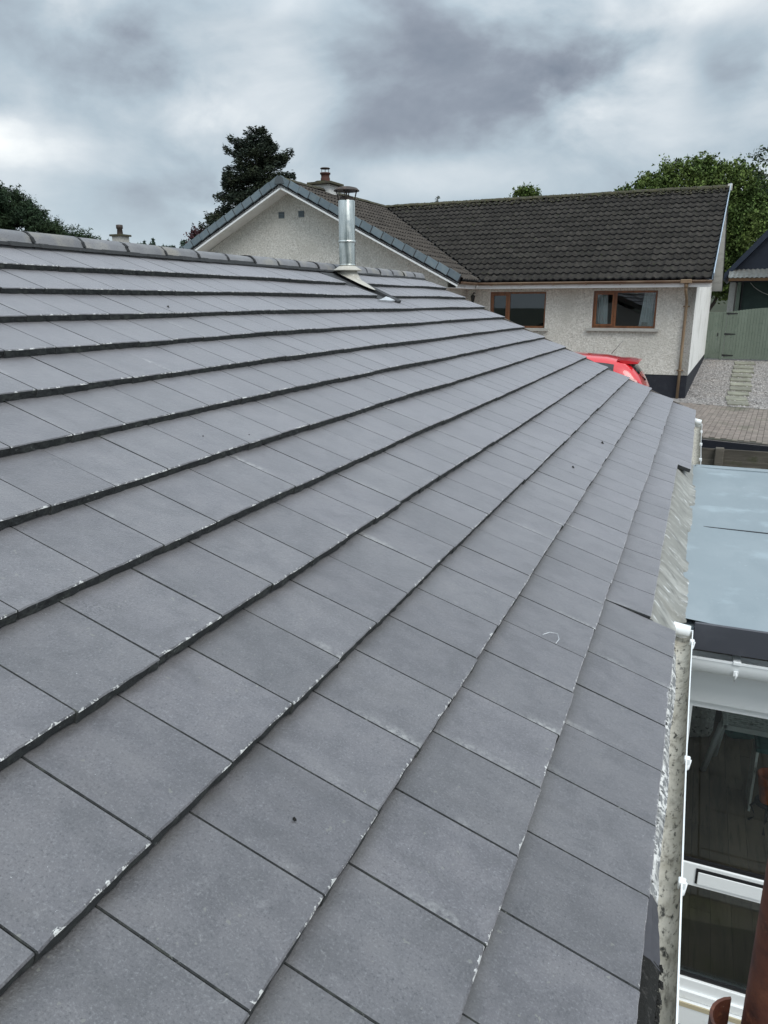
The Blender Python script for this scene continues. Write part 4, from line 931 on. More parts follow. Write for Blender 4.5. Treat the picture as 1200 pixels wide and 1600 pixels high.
# valley gutter
p0, p1 = ms(WA,0,-0.012), ms(WA+SL*cN,SL,-0.012)
mb = MB(); vv_ = np.array([vn.x,vn.y,0])*0.16
mb.quad(p0-vv_+np.array([0,0,0.03]), p1-vv_+np.array([0,0,0.03]), p1-np.array([0,0,0.015]), p0-np.array([0,0,0.015])); mb.quad(p0-np.array([0,0,0.015]), p1-np.array([0,0,0.015]), p1+vv_+np.array([0,0,0.03]), p0+vv_+np.array([0,0,0.03]))
nh.part('valley_gutter', mb, MT['lead'])
# mossy ridge tiles
def mossy_ridge(seed):
    r = random.Random(seed); mb = MB(); rows = []
    for j in range(5):
        y = 0.44*j/4; rows.append(mb.add([((0.135+r.uniform(-.008,.01))*math.sin(R(-80+160*k/6)), y, (0.105+r.uniform(-.008,.012))*math.cos(R(-80+160*k/6))-0.02) for k in range(7)]))
    for j in range(4):
        for k in range(6): mb.face((rows[j]+k, rows[j]+k+1, rows[j+1]+k+1, rows[j+1]+k))
    mb.face([rows[0]+k for k in range(6,-1,-1)]); mb.face([rows[4]+k for k in range(7)])
    return mb.mesh('ridge_tile', MT['moss_ridge'])
MR = [mossy_ridge(i) for i in range(5)]
a = AV-0.02
while a-0.45 > WA-0.3:
    o = bpy.data.objects.new('ridge_tile', random.choice(MR)); link(o, nroof); o.location = (a, RB, RZ+0.0-GZ+rnd(-.006,.006)); o.rotation_euler = (0, rnd(-.03,.03), R(90)); a -= 0.45
b = VB+0.02
while b+0.44 < RB:
    o = bpy.data.objects.new('ridge_tile', random.choice(MR)); link(o, nroof); o.location = (WA, b, RZ+0.0-GZ+rnd(-.006,.006)); o.rotation_euler = (rnd(-.02,.02), 0, 0); b += 0.45
mb = MB(); mb.lathe((0,0,0), [(0,0)], 3) if False else None
for i in range(1500):   # moss cushions along the main ridge and its first course
    aa = rnd(WA+0.5, AV-0.05); ss = rnd(0.0,1)**2*0.42; p = ms(aa, ss, 0.03) if random.random() < 0.75 else ms(aa, 0, 0.075); r_ = rnd(0.012,0.045)
    n = mb.add([(p[0]-r_,p[1]-r_,p[2]),(p[0]+r_,p[1]-r_,p[2]),(p[0]+r_,p[1]+r_,p[2]),(p[0]-r_,p[1]+r_,p[2]),(p[0]+rnd(-.01,.01),p[1],p[2]+r_*rnd(.5,.9))])
    for q in ((0,1,4),(1,2,4),(2,3,4),(3,0,4)): mb.face([n+i_ for i_ in q])
nh.part('roof_moss', mb, MT['moss_ridge'], nroof, kind='stuff')
# verge caps
def cap(sgn):
    mb = MB()       # x: outward at 0, local y down slope; L section
    pr = [(-0.06,0.056),(0.055,0.066),(0.075,0.056),(0.080,-0.125),(0.068,-0.125),(0.063,0.050),(-0.06,0.042)]
    mb.prism([(p[0]*sgn, p[1]) for p in pr][::(1 if sgn > 0 else -1)], 'y', -0.02, NG-0.030); mb.prism([(p[0]*sgn*1.02, p[1]*1.02) for p in pr][::(1 if sgn > 0 else -1)], 'y', NG-0.030, NG-0.006, 1); return mb
def cap_mesh(mb, mat): return mb.mesh('verge_cap', [mat, MT['lead']])
CP = cap_mesh(cap(1), MT['verge']); CPn = cap_mesh(cap(-1), MT['verge']); CPw = cap_mesh(cap(1), MT['verge_pale'])
def slope_mat(o, X, D):
    Nn = Vector(X).cross(Vector(D)); o = o-np.array([0,0,GZ])
    return Matrix(((X[0],D[0],Nn[0],o[0]),(X[1],D[1],Nn[1],o[1]),(X[2],D[2],Nn[2],o[2]),(0,0,0,1)))
for k in range(17):
    s = k*NG; j = Matrix.Rotation(0.055,4,'X') @ Matrix.Rotation(rnd(-.01,.01),4,'Z')
    # front gable: outward is -b
    o = bpy.data.objects.new('verge_cap', CPn); link(o, nroof); o.matrix_local = slope_mat(wr(VB+0.03, s, 0.0), (0,1,0), (cN,0,-sN)) @ j
    Xl = Vector((0,-1,0)); o = bpy.data.objects.new('verge_cap', CP); link(o, nroof); o.matrix_local = slope_mat(wle(VB+0.03, s, 0.0), (0,-1,0), (-cN,0,-sN)) @ j
    o = bpy.data.objects.new('verge_cap', CPw); link(o, nroof); o['label'] = 'pale sky-blue verge piece at the right end'; o.matrix_local = slope_mat(ms(AV-0.055, s, 0.0), (1,0,0), (0,-cN,-sN)) @ j
mb = MB()
for f_ in (wr, wle):
    mb.quad(f_(VB+0.0,0,0.03), f_(VB+0.0,SL,0.03), f_(VB+0.0,SL,-0.16), f_(VB+0.0,0,-0.16))
nh.part('dark_gap_backing', mb, MT['under'], nroof, kind='stuff')  # black sheet added behind the verge caps to darken their gaps
nh.part('ridge_end_cap', MB().prism([(WA-0.15,RZ-0.10),(WA+0.15,RZ-0.10),(WA+0.12,RZ+0.04),(WA+0.05,RZ+0.10),(WA-0.05,RZ+0.10),(WA-0.12,RZ+0.04)], 'y', VB-0.06, VB+0.10), MT['vent'])
nh.part('ridge_end_cap', MB().prism([(RB-0.13,RZ-0.08),(RB+0.13,RZ-0.08),(RB+0.10,RZ+0.05),(RB,RZ+0.11),(RB-0.10,RZ+0.05)], 'x', AV-0.06, AV+0.06), MT['sill'])
# bargeboards and soffits of the front gable
mb = MB()
for f_ in (wr, wle):
    P = [f_(VB,-0.0,-0.115), f_(VB,SL,-0.115), f_(VB,SL,-0.205), f_(VB,0.0,-0.205)]
    P2 = [p+np.array([0,0.022,0]) for p in P]; n = mb.add(P+P2)
    for q in ((0,1,2,3),(7,6,5,4),(0,4,5,1),(1,5,6,2),(2,6,7,3),(3,7,4,0)): mb.face([n+i_ for i_ in q])
nh.part('bargeboard', mb, MT['white'])
mb = MB()
for f_ in (wr, wle):
    n = mb.add([f_(VB+0.022,0,-0.190), f_(VB+0.022,SL,-0.190), f_(-1.35,SL,-0.190), f_(-1.35,0,-0.190)]); mb.face((n,n+1,n+2,n+3))
nh.part('gable_soffit', mb, MT['soffit'])
mb = MB()     # right end: white rake under the pale verge, dark rear board
for f_ in (ms, mr_):
    P = [f_(AV-0.03,0,-0.10), f_(AV-0.03,SL,-0.10), f_(AV-0.03,SL,-0.22), f_(AV-0.03,0,-0.22)]; P2 = [p+np.array([0.02,0,0]) for p in P]; n = mb.add(P+P2)
    for q in ((0,1,2,3),(7,6,5,4),(0,4,5,1),(1,5,6,2),(2,6,7,3),(3,7,4,0)): mb.face([n+i_ for i_ in q], 0 if f_ is ms else 1)
nh.part('bargeboard', mb, [MT['soffit'], MT['iron']])
mb = MB()
for f_ in (ms, mr_):
    n = mb.add([f_(-0.02,0,-0.20), f_(-0.02,SL,-0.20), f_(AV-0.03,SL,-0.20), f_(AV-0.03,0,-0.20)]); mb.face((n,n+1,n+2,n+3))
nh.part('verge_soffit', mb, MT['soffit'])
# fascia, soffit and gutter along the main eave and the wing's eave
mb = MB(); mb.box(WE-0.02, AV-0.03, -0.50, -0.478, 0.045, 0.20); mb.box(WE-0.06, WE-0.04, VB+0.05, -0.50, 0.045, 0.20)
nh.part('fascia', mb, MT['white'])
mb = MB(); mb.box(-6.1, AV-0.03, -0.478, 0.0, 0.050, 0.062); mb.box(-6.1, WE-0.06, -1.85, -0.478, 0.050, 0.062)
nh.part('eave_soffit', mb, MT['soffit'])
def half_gutter(pts, axis, r_=0.062, z=0.205):
    mb = MB(); seg = 8; prev = None
    for (x, y) in pts:
        A = [math.pi + math.pi*k/seg for k in range(seg+1)]
        if axis == 'x': row = mb.add([(x, y+r_*math.cos(q), z+r_*math.sin(q)*1.15) for q in A] + [(x, y+(r_-0.006)*math.cos(q), z+(r_-0.006)*math.sin(q)*1.15) for q in A])
        else: row = mb.add([(x+r_*math.cos(q), y, z+r_*math.sin(q)*1.15) for q in A] + [(x+(r_-0.006)*math.cos(q), y, z+(r_-0.006)*math.sin(q)*1.15) for q in A])
        if prev is not None:
            for k in range(seg): mb.face((prev+k, row+k, row+k+1, prev+k+1), sm=True); mb.face((prev+seg+1+k, prev+seg+2+k, row+seg+2+k, row+seg+1+k), sm=True)
            mb.face((prev, prev+seg+1, row+seg+1, row)); mb.face((prev+seg, row+seg, row+2*seg+1, prev+2*seg+1))
        prev = row
    return mb
ng = nh.part('gutter', half_gutter([(WE+0.05+ (AV-WE-0.05)*i/12, -0.565) for i in range(13)], 'x'), MT['brown_gutter'])
nh.part('gutter', half_gutter([(WE+0.025, VB+0.05), (WE+0.025,-1.2), (WE+0.025,-0.55)], 'y'), MT['brown_gutter'], label='short brown gutter of the front wing')
for i in range(7):
    x = -5.2+i*0.85; nh.part('gutter_bracket', MB().bbox(x-0.016, x+0.016, -0.64, -0.50, 0.125, 0.15, 0.004), MT['brown_gutter'], ng)
nh.part('gutter_outlet', MB().bbox(-0.36, -0.10, -0.635, -0.49, 0.14, 0.225, 0.01).merge(MB().ring([(-0.22,-0.56,0.16),(-0.22,-0.56,0.02)], [0.05,0.045], 12)), MT['downpipe'], ng, label='faded grey-brown gutter outlet')
dp = nh.part('downpipe', MB().ring([(-0.22,-0.56,0.08),(-0.22,-0.56,-0.02),(-0.215,-0.50,-0.10),(-0.205,-0.16,-0.22),(-0.20,-0.075,-0.30),(-0.20,-0.07,-0.42),(-0.20,-0.07,-1.5),(-0.20,-0.07,GZ+0.02)], [0.036,0.036,0.036,0.036,0.036,0.036,0.036,0.036], 14), MT['downpipe'])
for z in (-0.42, -2.02): nh.part('pipe_clip', MB().ring([(-0.20,-0.07,z-0.02),(-0.20,-0.07,z+0.02)], [0.044,0.044], 14).merge(MB().box(-0.28,-0.12,-0.03,0.0,z-0.015,z+0.015)), MT['downpipe'], dp)
for a_ in (-11.20, -10.54):
    vt = nh.part('gable_vent', MB().box(a_-0.095, a_+0.095, -1.562, -1.545, 2.02, 2.19), MT['vent'])
    for k in range(4): nh.part('louvre', MB().box(a_-0.085, a_+0.085, -1.572, -1.562, 2.035+k*0.04, 2.050+k*0.04), MT['verge'], vt)
# chimney
ch = nh.part('chimney', MB().box(-11.16, -10.60, 0.22, 0.78, 2.3, 3.128), MT['harl_white'])
mb = MB(); mb.bbox(-11.30, -10.46, 0.08, 0.92, 3.13, 3.195, 0.012); mb.prism([(-11.15,3.196),(-10.61,3.196),(-10.75,3.24),(-11.01,3.24)], 'y', 0.2, 0.8); nh.part('chimney_cap', mb, MT['moss_ridge'], ch)
nh.part('chimney_pot', MB().lathe((-10.88,0.5,0), [(0.145,3.22),(0.14,3.34),(0.125,3.37),(0.135,3.44),(0.16,3.45),(0.16,3.49),(0.11,3.49),(0.10,3.25)], 16), MT['terracotta'], ch)
mb = MB().lathe((-10.88,0.5,0), [(0.0,3.645),(0.13,3.63),(0.155,3.61),(0.15,3.60),(0.0,3.61)], 16)
for a_ in (0,60,120,180,240,300): mb.ring([(-10.88+0.12*math.cos(R(a_)),0.5+0.12*math.sin(R(a_)),3.46),(-10.88+0.12*math.cos(R(a_)),0.5+0.12*math.sin(R(a_)),3.60)], [0.008,0.008], 5)
nh.part('chimney_cowl', mb, MT['soot'], ch)

# ================================================================== yard: paving, gravel, path, gate, garage
def nb(a, b): return (K[0]+a*math.cos(PHI)-b*math.sin(PHI), K[1]+a*math.sin(PHI)+b*math.cos(PHI))
# block paving, stretcher bond, laid along a slightly turned axis
pv = MB(); ang = R(-5); ca, sa = math.cos(ang), math.sin(ang)
poly_lim = lambda x, y: (y > 14.98 - (x-4.22)*0.285 if x > 0 else y > 16.25-(x)*0.1) and y < 20.33-(x-3.8)*0.32
base_p = MB(); base_p.poly([(-1.0,16.35,GZ-0.006),(4.22,14.95,GZ-0.006),(9.4,13.47,GZ-0.006),(9.4,18.6,GZ-0.006),(3.8,20.36,GZ-0.006),(-1.0,20.9,GZ-0.006)])
pbase = solo('block_paving', base_p, MT['joint'], kind='structure')
bl = []
bmv = [MB().bbox(0.0022, 0.0978+rnd(-.001,.001), 0.0022, 0.1978, -0.03, 0.004, 0.004) for _ in range(4)]
bme = [m_.mesh('paving_block', MT['paver']) for m_ in bmv]
for i in range(-60, 70):
    for j in range(-2, 40):
        lx, ly = i*0.1, j*0.2 + (0.1 if i % 2 else 0)
        x, y = 4.2+lx*ca-ly*sa, 14.2+lx*sa+ly*ca
        if x < -0.9 or x > 9.2 or not poly_lim(x, y) or not poly_lim(x+0.1, y+0.2): continue
        Mx = Matrix.Translation((x, y, GZ+rnd(0.0,0.006))) @ Matrix.Rotation(ang+rnd(-.01,.01),4,'Z') @ Matrix.Rotation(rnd(-.008,.008),4,'X')
        q = project((x,y,GZ)); vis = q and 1080 < q[0] < 1210 and 600 < q[1] < 700
        bl.append(((1/q[2] if vis else 0), Mx, random.randrange(4)))
bl.sort(key=lambda t: -t[0])
for sc, Mx, v in bl[:300]:
    o = bpy.data.objects.new('paving_block', bme[v]); link(o, pbase); o.matrix_local = Mx
for sc, Mx, v in bl[300:]: pv.merge(bmv[v], np.array(Mx))
o = bpy.data.objects.new('far_paving_blocks', pv.mesh('far_paving_blocks', MT['paver'])); link(o, pbase, kind='stuff')
# loose gravel stones
n = 16000; us = RNG.random((n,2)); X = 3.7+us[:,0]*4.2; Y = 19.4+us[:,1]**1.3*11.0; keep = Y > 20.40-(X-3.8)*0.32; X, Y = X[keep], Y[keep]; n = len(X)
sz = RNG.uniform(0.010,0.030,n); octv = np.array([(1,0,0),(0,1,0),(-1,0,0),(0,-1,0),(0.1,0.1,0.8),(0,0,-0.6)])
V = octv[None]*(sz[:,None,None]*RNG.uniform(0.7,1.2,(n,1,3))); ag = RNG.uniform(0,6.28,n); c_, s_ = np.cos(ag), np.sin(ag)
Vx = V[...,0]*c_[:,None]-V[...,1]*s_[:,None]; Vy = V[...,0]*s_[:,None]+V[...,1]*c_[:,None]
Zb = GZ-0.02+np.clip(Y-20.3,0,12)*0.042
P = np.stack([Vx+X[:,None], Vy+Y[:,None], V[...,2]+Zb[:,None]+sz[:,None]*0.35], -1).reshape(-1,3)
Fo = np.array([(0,1,4),(1,2,4),(2,3,4),(3,0,4)]); Fc = (Fo[None]+np.arange(n)[:,None,None]*6).reshape(-1,3)
me = bpy.data.meshes.new('gravel_stones'); me.from_pydata(P.tolist(), [], Fc.tolist()); me.materials.append(MT['stone'])
o = bpy.data.objects.new('gravel_stones', me); link(o, None, kind='stuff', label='loose grey gravel in front of the green gate', category='gravel')
# slab path
path = Thing('slab_path', 'line of mossy concrete slabs across the gravel to the green gate', 'path', (4.95,20.4,GZ))
ys = [20.28]; 
for w_ in (0.72,0.86,0.84,0.95,0.98,0.96,1.1,1.1,1.2,1.3): ys.append(ys[-1]+w_)
for i in range(len(ys)-1):
    t_ = (ys[i]-20.2)/10; x0 = 4.78+0.50*t_+rnd(-.03,.03); w_ = 0.50+0.16*t_+rnd(-.03,.03)
    zz = rise(0,(ys[i]+ys[i+1])/2)+0.02
    mb = MB().bbox(x0, x0+w_, ys[i]+0.01, ys[i+1]-0.02-rnd(0,.03), zz-0.05, zz+0.012+rnd(-.004,.004), 0.006)
    path.part('slab', mb, MT['slab'])
# green gate
gx, gy = nb(-0.02, 9.46)
gate = Thing('green_gate', 'sage green boarded double gate with black strap hinges beyond the gravel', 'gate', (0,0,0), PHI, org=(gx,gy,0))
gb = rise(0, 30.4)+0.05
def top_h(a): return -0.65 + (0.0 if a < 0.60 else min(0.16, 0.16*math.sin(min(1,(a-0.60)/1.6)*math.pi/2)))
leafA = MB(); leafB = MB(); posts = MB()
a_ = 0.0
while a_ < 0.50: leafA.bbox(a_, a_+0.088, -0.03, 0.0, gb+rnd(0,.01), top_h(a_), 0.004); a_ += 0.091
a_ = 0.64
while a_ < 3.4:
    z = top_h(a_) if a_ < 2.2 else top_h(4.4-a_-0.0) if a_ < 3.8 else -0.65
    leafB.bbox(a_, a_+0.094, -0.03, 0.0, gb+rnd(0,.01), z, 0.004); a_ += 0.097
lA = gate.part('narrow_leaf', MB().box(0.0,0.50,0.0,0.035,gb+0.2,gb+0.3).box(0.0,0.50,0.0,0.035,-0.85,-0.75), MT['green_boards']); gate.part('boards', leafA, MT['green_boards'], lA, kind='stuff')
lB = gate.part('wide_leaf', MB().box(0.64,3.4,0.0,0.035,gb+0.2,gb+0.3).box(0.64,3.4,0.0,0.035,-0.85,-0.75), MT['green_boards']); gate.part('boards', leafB, MT['green_boards'], lB, kind='stuff')
gate.part('post', MB().bbox(0.515,0.625,-0.045,0.06,gb-0.02,-0.64,0.005), MT['green_boards'])
gate.part('post', MB().bbox(3.42,3.53,-0.045,0.06,gb-0.02,-0.60,0.005), MT['green_boards'])
for z in (-0.70, -1.42, gb+0.13):
    gate.part('strap_hinge', MB().prism([(0.60,z-0.035),(0.98,z-0.012),(0.98,z+0.012),(0.60,z+0.035)], 'y', -0.045, -0.031), MT['iron'], lB)
gate.part('latch', MB().box(0.375,0.405,-0.05,-0.03,-1.50,-1.38).merge(MB().ring([(0.39,-0.055,-1.38),(0.40,-0.07,-1.44)], [0.016,0.012], 8)), MT['iron'], lA)
# garage beyond the gate
ox, oy = nb(0, 12.5)
ga = Thing('navy_garage', 'navy blue gabled garage with corrugated canopy behind the green gate', 'garage', (0,0,0), PHI, org=(ox,oy,0))
gz = rise(0, 33)
A0, A1, EVZ, APZ = 0.40, 5.6, 0.80, 3.95
mb = MB(); mb.prism([(A0+0.15,0.45),(A1-0.15,0.45),(A1-0.15,EVZ),((A0+A1)/2,APZ-0.35),(A0+0.15,EVZ)], 'y', 0.0, 6.0)
ga.part('gable_cladding', mb, MT['navy'])
ga.part('hoarding', MB().box(A0+0.62, A1-0.2, 0.10, 0.22, gz, 0.45), MT['dark_green']); ga.part('rear_wall', MB().box(A0+0.15,A1-0.15,5.8,6.0,gz,0.45), MT['dark_green'])
mb = MB(); mb.box(A0+0.12, A0+0.34, 0.02, 6.0, gz-0.05, 0.45); ga.part('side_wall', mb, MT['sill'])
ga.part('corner_post', MB().bbox(A0+0.40, A0+0.54, -0.05, 0.10, gz-0.05, 0.45, 0.01), MT['green_boards']); ga.part('corner_post', MB().bbox(A0+0.58, A0+0.62, -0.05, 0.10, gz-0.05, 0.45, 0.005), MT['iron'])
for sg in (-1, 1):
    cx = (A0+A1)/2; mb = MB(); hw = (A1-A0)/2+0.12
    P = [(cx, APZ), (cx+sg*hw, EVZ-0.02), (cx+sg*hw, EVZ-0.30+0.02), (cx, APZ-0.34)]
    if sg > 0: P = P[::-1]
    mb.prism(P, 'y', -0.25, 6.2); ga.part('roof', mb, MT['navy_roof'])
mb = MB(); n = 60; prev = None
for i in range(n+1):
    a_ = A0+0.06+4.9*i/n; zz = 0.018*math.cos(i*math.pi)
    row = mb.add([(a_,-0.02,0.93+zz),(a_,-1.05,0.60+zz),(a_,-1.05,0.585+zz),(a_,-0.02,0.915+zz)])
    if prev is not None:
        for k in range(4): mb.face((prev+k, row+k, row+(k+1)%4, prev+(k+1)%4))
    prev = row
ga.part('canopy', mb, MT['corr'])
ga.part('canopy_rafter', MB().box(A0+0.08, 5.3, -1.04, -0.97, 0.47, 0.575), MT['rafter'])
mb = MB(); mb.ring([(A0+0.85+0.16*k, -0.2+0.0*k, 0.42-0.95*(k/10)**0.8*(2-(k/10)) *0.6) for k in range(11)], [0.012]*11, 5); ga.part('slack_cable', mb, MT['sill'])

# boarded fence between the plots
fe = Thing('board_fence', 'weathered horizontal board fence beyond the flat roof, one stubby post', 'fence', (4.6,13.3,-4.5))
FZ = -2.665
for k in range(11):
    z1 = FZ-k*0.178; x = -2.0; j = 0
    while x < 9:
        L_ = (3.6 if k % 2 else 4.8) if j else (2.1 if k % 2 else 3.3)
        o = MB().bbox(x+0.003, min(x+L_,9)-0.003, 13.30+rnd(-.004,.004), 13.335, z1-0.174, z1+rnd(-.003,.003), 0.005); fe.part('board', o, MT['timber']); x += L_; j += 1
for x in (-1.6, 1.5, 4.53, 7.4):
    fe.part('post', MB().bbox(x-0.065, x+0.065, 13.19, 13.30, -4.95, FZ+0.035, 0.008), MT['timber'])

# ================================================================== red hatchback
cx0, cyc, cz0 = 3.16, 15.95, GZ-0.05
car = Thing('red_hatchback', 'red hatchback with roof spoiler, its tail showing past the roof edge', 'car', (cx0-1.95, cyc, cz0))
ST = [ # x from tail, z low, belt, roof, half width low, mid, belt, roof
 (0.00,0.32,0.80,0.82,0.60,0.66,0.62,0.50),(0.05,0.24,0.88,0.93,0.70,0.78,0.72,0.56),(0.14,0.20,0.93,1.12,0.76,0.83,0.77,0.58),(0.30,0.20,0.95,1.30,0.78,0.845,0.80,0.57),(0.42,0.20,0.955,1.375,0.79,0.85,0.81,0.57),
 (0.80,0.20,0.95,1.445,0.79,0.85,0.82,0.58),(1.50,0.19,0.93,1.485,0.79,0.85,0.82,0.59),(2.10,0.19,0.91,1.45,0.79,0.85,0.82,0.58),(2.45,0.19,0.905,1.33,0.79,0.85,0.81,0.57),(2.85,0.20,0.90,1.09,0.79,0.85,0.80,0.60),
 (3.05,0.20,0.88,0.96,0.79,0.845,0.78,0.66),(3.45,0.20,0.80,0.87,0.78,0.83,0.74,0.62),(3.75,0.22,0.68,0.74,0.72,0.78,0.66,0.52),(3.88,0.30,0.52,0.56,0.58,0.62,0.52,0.40)]
def station(x):
    for i in range(len(ST)-1):
        if ST[i][0] <= x <= ST[i+1][0]:
            t = (x-ST[i][0])/(ST[i+1][0]-ST[i][0]); return [ST[i][k]*(1-t)+ST[i+1][k]*t for k in range(8)]
    return list(ST[-1])
def section(x, off=0.0):
    _, zl, zb_, zr, wl_, wm, wb, wr__ = station(x); zm = (zl+zb_)/2
    h = [(wl_*0.9,zl),(wl_,zl+0.05),(wm,zm-0.05),(wm,zm+0.12),(wb,zb_),(wb*0.35+wr__*0.65+0.04,zb_+(zr-zb_)*0.6),(wr__+0.01,zr-0.05*min(1,(zr-zb_)/0.3)),(wr__-0.08,zr-0.008),(wr__*0.45,zr+0.012),(0,zr+0.018)]
    return [(y*(1+off),z+off*0.6) for y, z in h]
def cp(x, y, z): return (cx0-x, cyc+y, cz0+z)
mb = MB(); rings = []
xs = sorted(set([s[0] for s in ST]+[0.22,0.6,1.0,1.2,1.8,2.3,2.65,3.25,3.6]))
for x in xs:
    h = section(x); full = [(-y,z) for y, z in h] + [(y,z) for y, z in h[-2::-1]]
    rings.append(mb.add([cp(x,y,z) for y, z in full])); nn = len(full)
for i in range(len(rings)-1):
    for k in range(nn-1): mb.face((rings[i]+k, rings[i]+k+1, rings[i+1]+k+1, rings[i+1]+k), sm=True)
    mb.face((rings[i]+nn-1, rings[i], rings[i+1], rings[i+1]+nn-1))
mb.face([rings[0]+k for k in range(nn)]); mb.face([rings[-1]+k for k in range(nn-1,-1,-1)])
car.part('body', mb, MT['red'])
def patch(x0, x1, k0, k1, side, n=6, off=0.006, ylim=None):
    mb = MB(); pr = None
    for i in range(n+1):
        x = x0+(x1-x0)*i/n; h = section(x); m_ = 4; pts = []
        for j in range(int((k1-k0)*m_)+1):
            q = k0+j/m_; a = int(min(q, len(h)-1.001)); t = q-a; y = h[a][0]*(1-t)+h[a+1][0]*t; z = h[a][1]*(1-t)+h[a+1][1]*t
            pts.append(cp(x, side*(y+off), z+off*0.8))
        row = mb.add(pts)
        if pr is not None:
            for k in range(len(pts)-1):
                q = (pr+k, pr+k+1, row+k+1, row+k); mb.face(q if side < 0 else q[::-1], sm=True)
        pr = row
    return mb
for sd in (-1, 1):
    car.part('side_window', patch(0.62, 1.40, 4.15, 5.85, sd), MT['car_glass']); car.part('side_window', patch(1.46, 2.35, 4.15, 5.80, sd), MT['car_glass'])
    car.part('tail_lamp', patch(0.07, 0.33, 3.45, 4.75, sd, off=0.010), MT['tail_red']); car.part('reversing_lamp', patch(0.03, 0.16, 3.0, 3.5, sd, off=0.012), MT['lamp_clear'])
    for x in (0.68, 3.15):
        w_ = car.part('wheel', MB().ring([cp(x,sd*0.66,0.31),cp(x,sd*0.845,0.31)], [0.31,0.31], 24), MT['rubber']); car.part('rim', MB().ring([cp(x,sd*0.80,0.31),cp(x,sd*0.853,0.31)], [0.20,0.19], 14), MT['alloy'], w_)
mb = MB()
for sd in (-1,1): mb.merge(patch(0.13, 0.40, 7.0, 9.0, sd, off=0.006))
car.part('rear_window', mb, MT['car_glass'])
mb = MB()
for sd in (-1,1): mb.merge(patch(2.40, 2.98, 6.9, 9.0, sd, off=0.006))
car.part('windscreen', mb, MT['car_glass'])
mb = MB(); prof = [(0.58,1.412),(0.40,1.405),(0.20,1.375),(0.17,1.358),(0.20,1.343),(0.42,1.340)]
n0_ = [mb.add([cp(p[0]-0.03*abs(y)/0.56*0, y, p[1]-0.02*(abs(y)/0.56)**2+(0.012 if p[0] < 0.45 else 0.006)) for p in prof]) for y in (-0.56,-0.40,-0.2,0,0.2,0.40,0.56)]
for i in range(6):
    for k in range(6): mb.face((n0_[i]+k, n0_[i]+(k+1)%6, n0_[i+1]+(k+1)%6, n0_[i+1]+k), sm=False)
mb.face([n0_[0]+k for k in range(6)]); mb.face([n0_[-1]+k for k in range(5,-1,-1)])
car.part('roof_spoiler', mb, MT['red'])
car.part('wiper', MB().ring([cp(0.06,0.05,0.99),cp(0.055,-0.08,1.01),cp(0.13,-0.30,1.10)], [0.016,0.014,0.007], 6), MT['rubber'])
car.part('aerial', MB().ring([cp(0.75,0,1.49),cp(0.55,0,1.74)], [0.006,0.003], 5), MT['rubber'])
car.part('rear_bumper', MB().prism([(-0.70,0.28),(0.70,0.28),(0.72,0.55),(-0.72,0.55)], 'x', 0, 1) if False else MB().bbox(cx0-0.06, cx0+0.05, cyc-0.70, cyc+0.70, cz0+0.30, cz0+0.56, 0.03), MT['red'])

# ================================================================== trees
def leaves(P, size, aspect=0.35, droop=0.0, dirs=None, jit=0.9):
    """one bent two-triangle leaf at each point"""
    n = len(P); d = RNG.normal(size=(n,3)) if dirs is None else dirs + RNG.normal(size=(n,3))*jit
    d[:,2] -= droop; d /= np.linalg.norm(d,axis=1)[:,None]+1e-9
    r_ = RNG.normal(size=(n,3)); u = np.cross(d, r_); u /= np.linalg.norm(u,axis=1)[:,None]+1e-9
    L_ = size*RNG.uniform(0.6,1.3,n)[:,None]; w = L_*aspect
    V = np.stack([P-d*L_*0.5, P+u*w*0.5, P+d*L_*0.5, P-u*w*0.5], 1).reshape(-1,3)
    F = np.arange(n)[:,None]*4+np.array([[0,1,2,3]]); return V, F
def tree_obj(th, name, parts, mat, kind=None):
    V = np.concatenate([p[0] for p in parts]); o_ = 0; Fs = []
    for v, f in parts: Fs.append(f+o_); o_ += len(v)
    V = V - np.array(th.base); me = bpy.data.meshes.new(name); me.from_pydata(V.tolist(), [], np.concatenate(Fs).tolist()); me.materials.append(mat)
    o = bpy.data.objects.new(name, me); link(o, th.o)
    return o
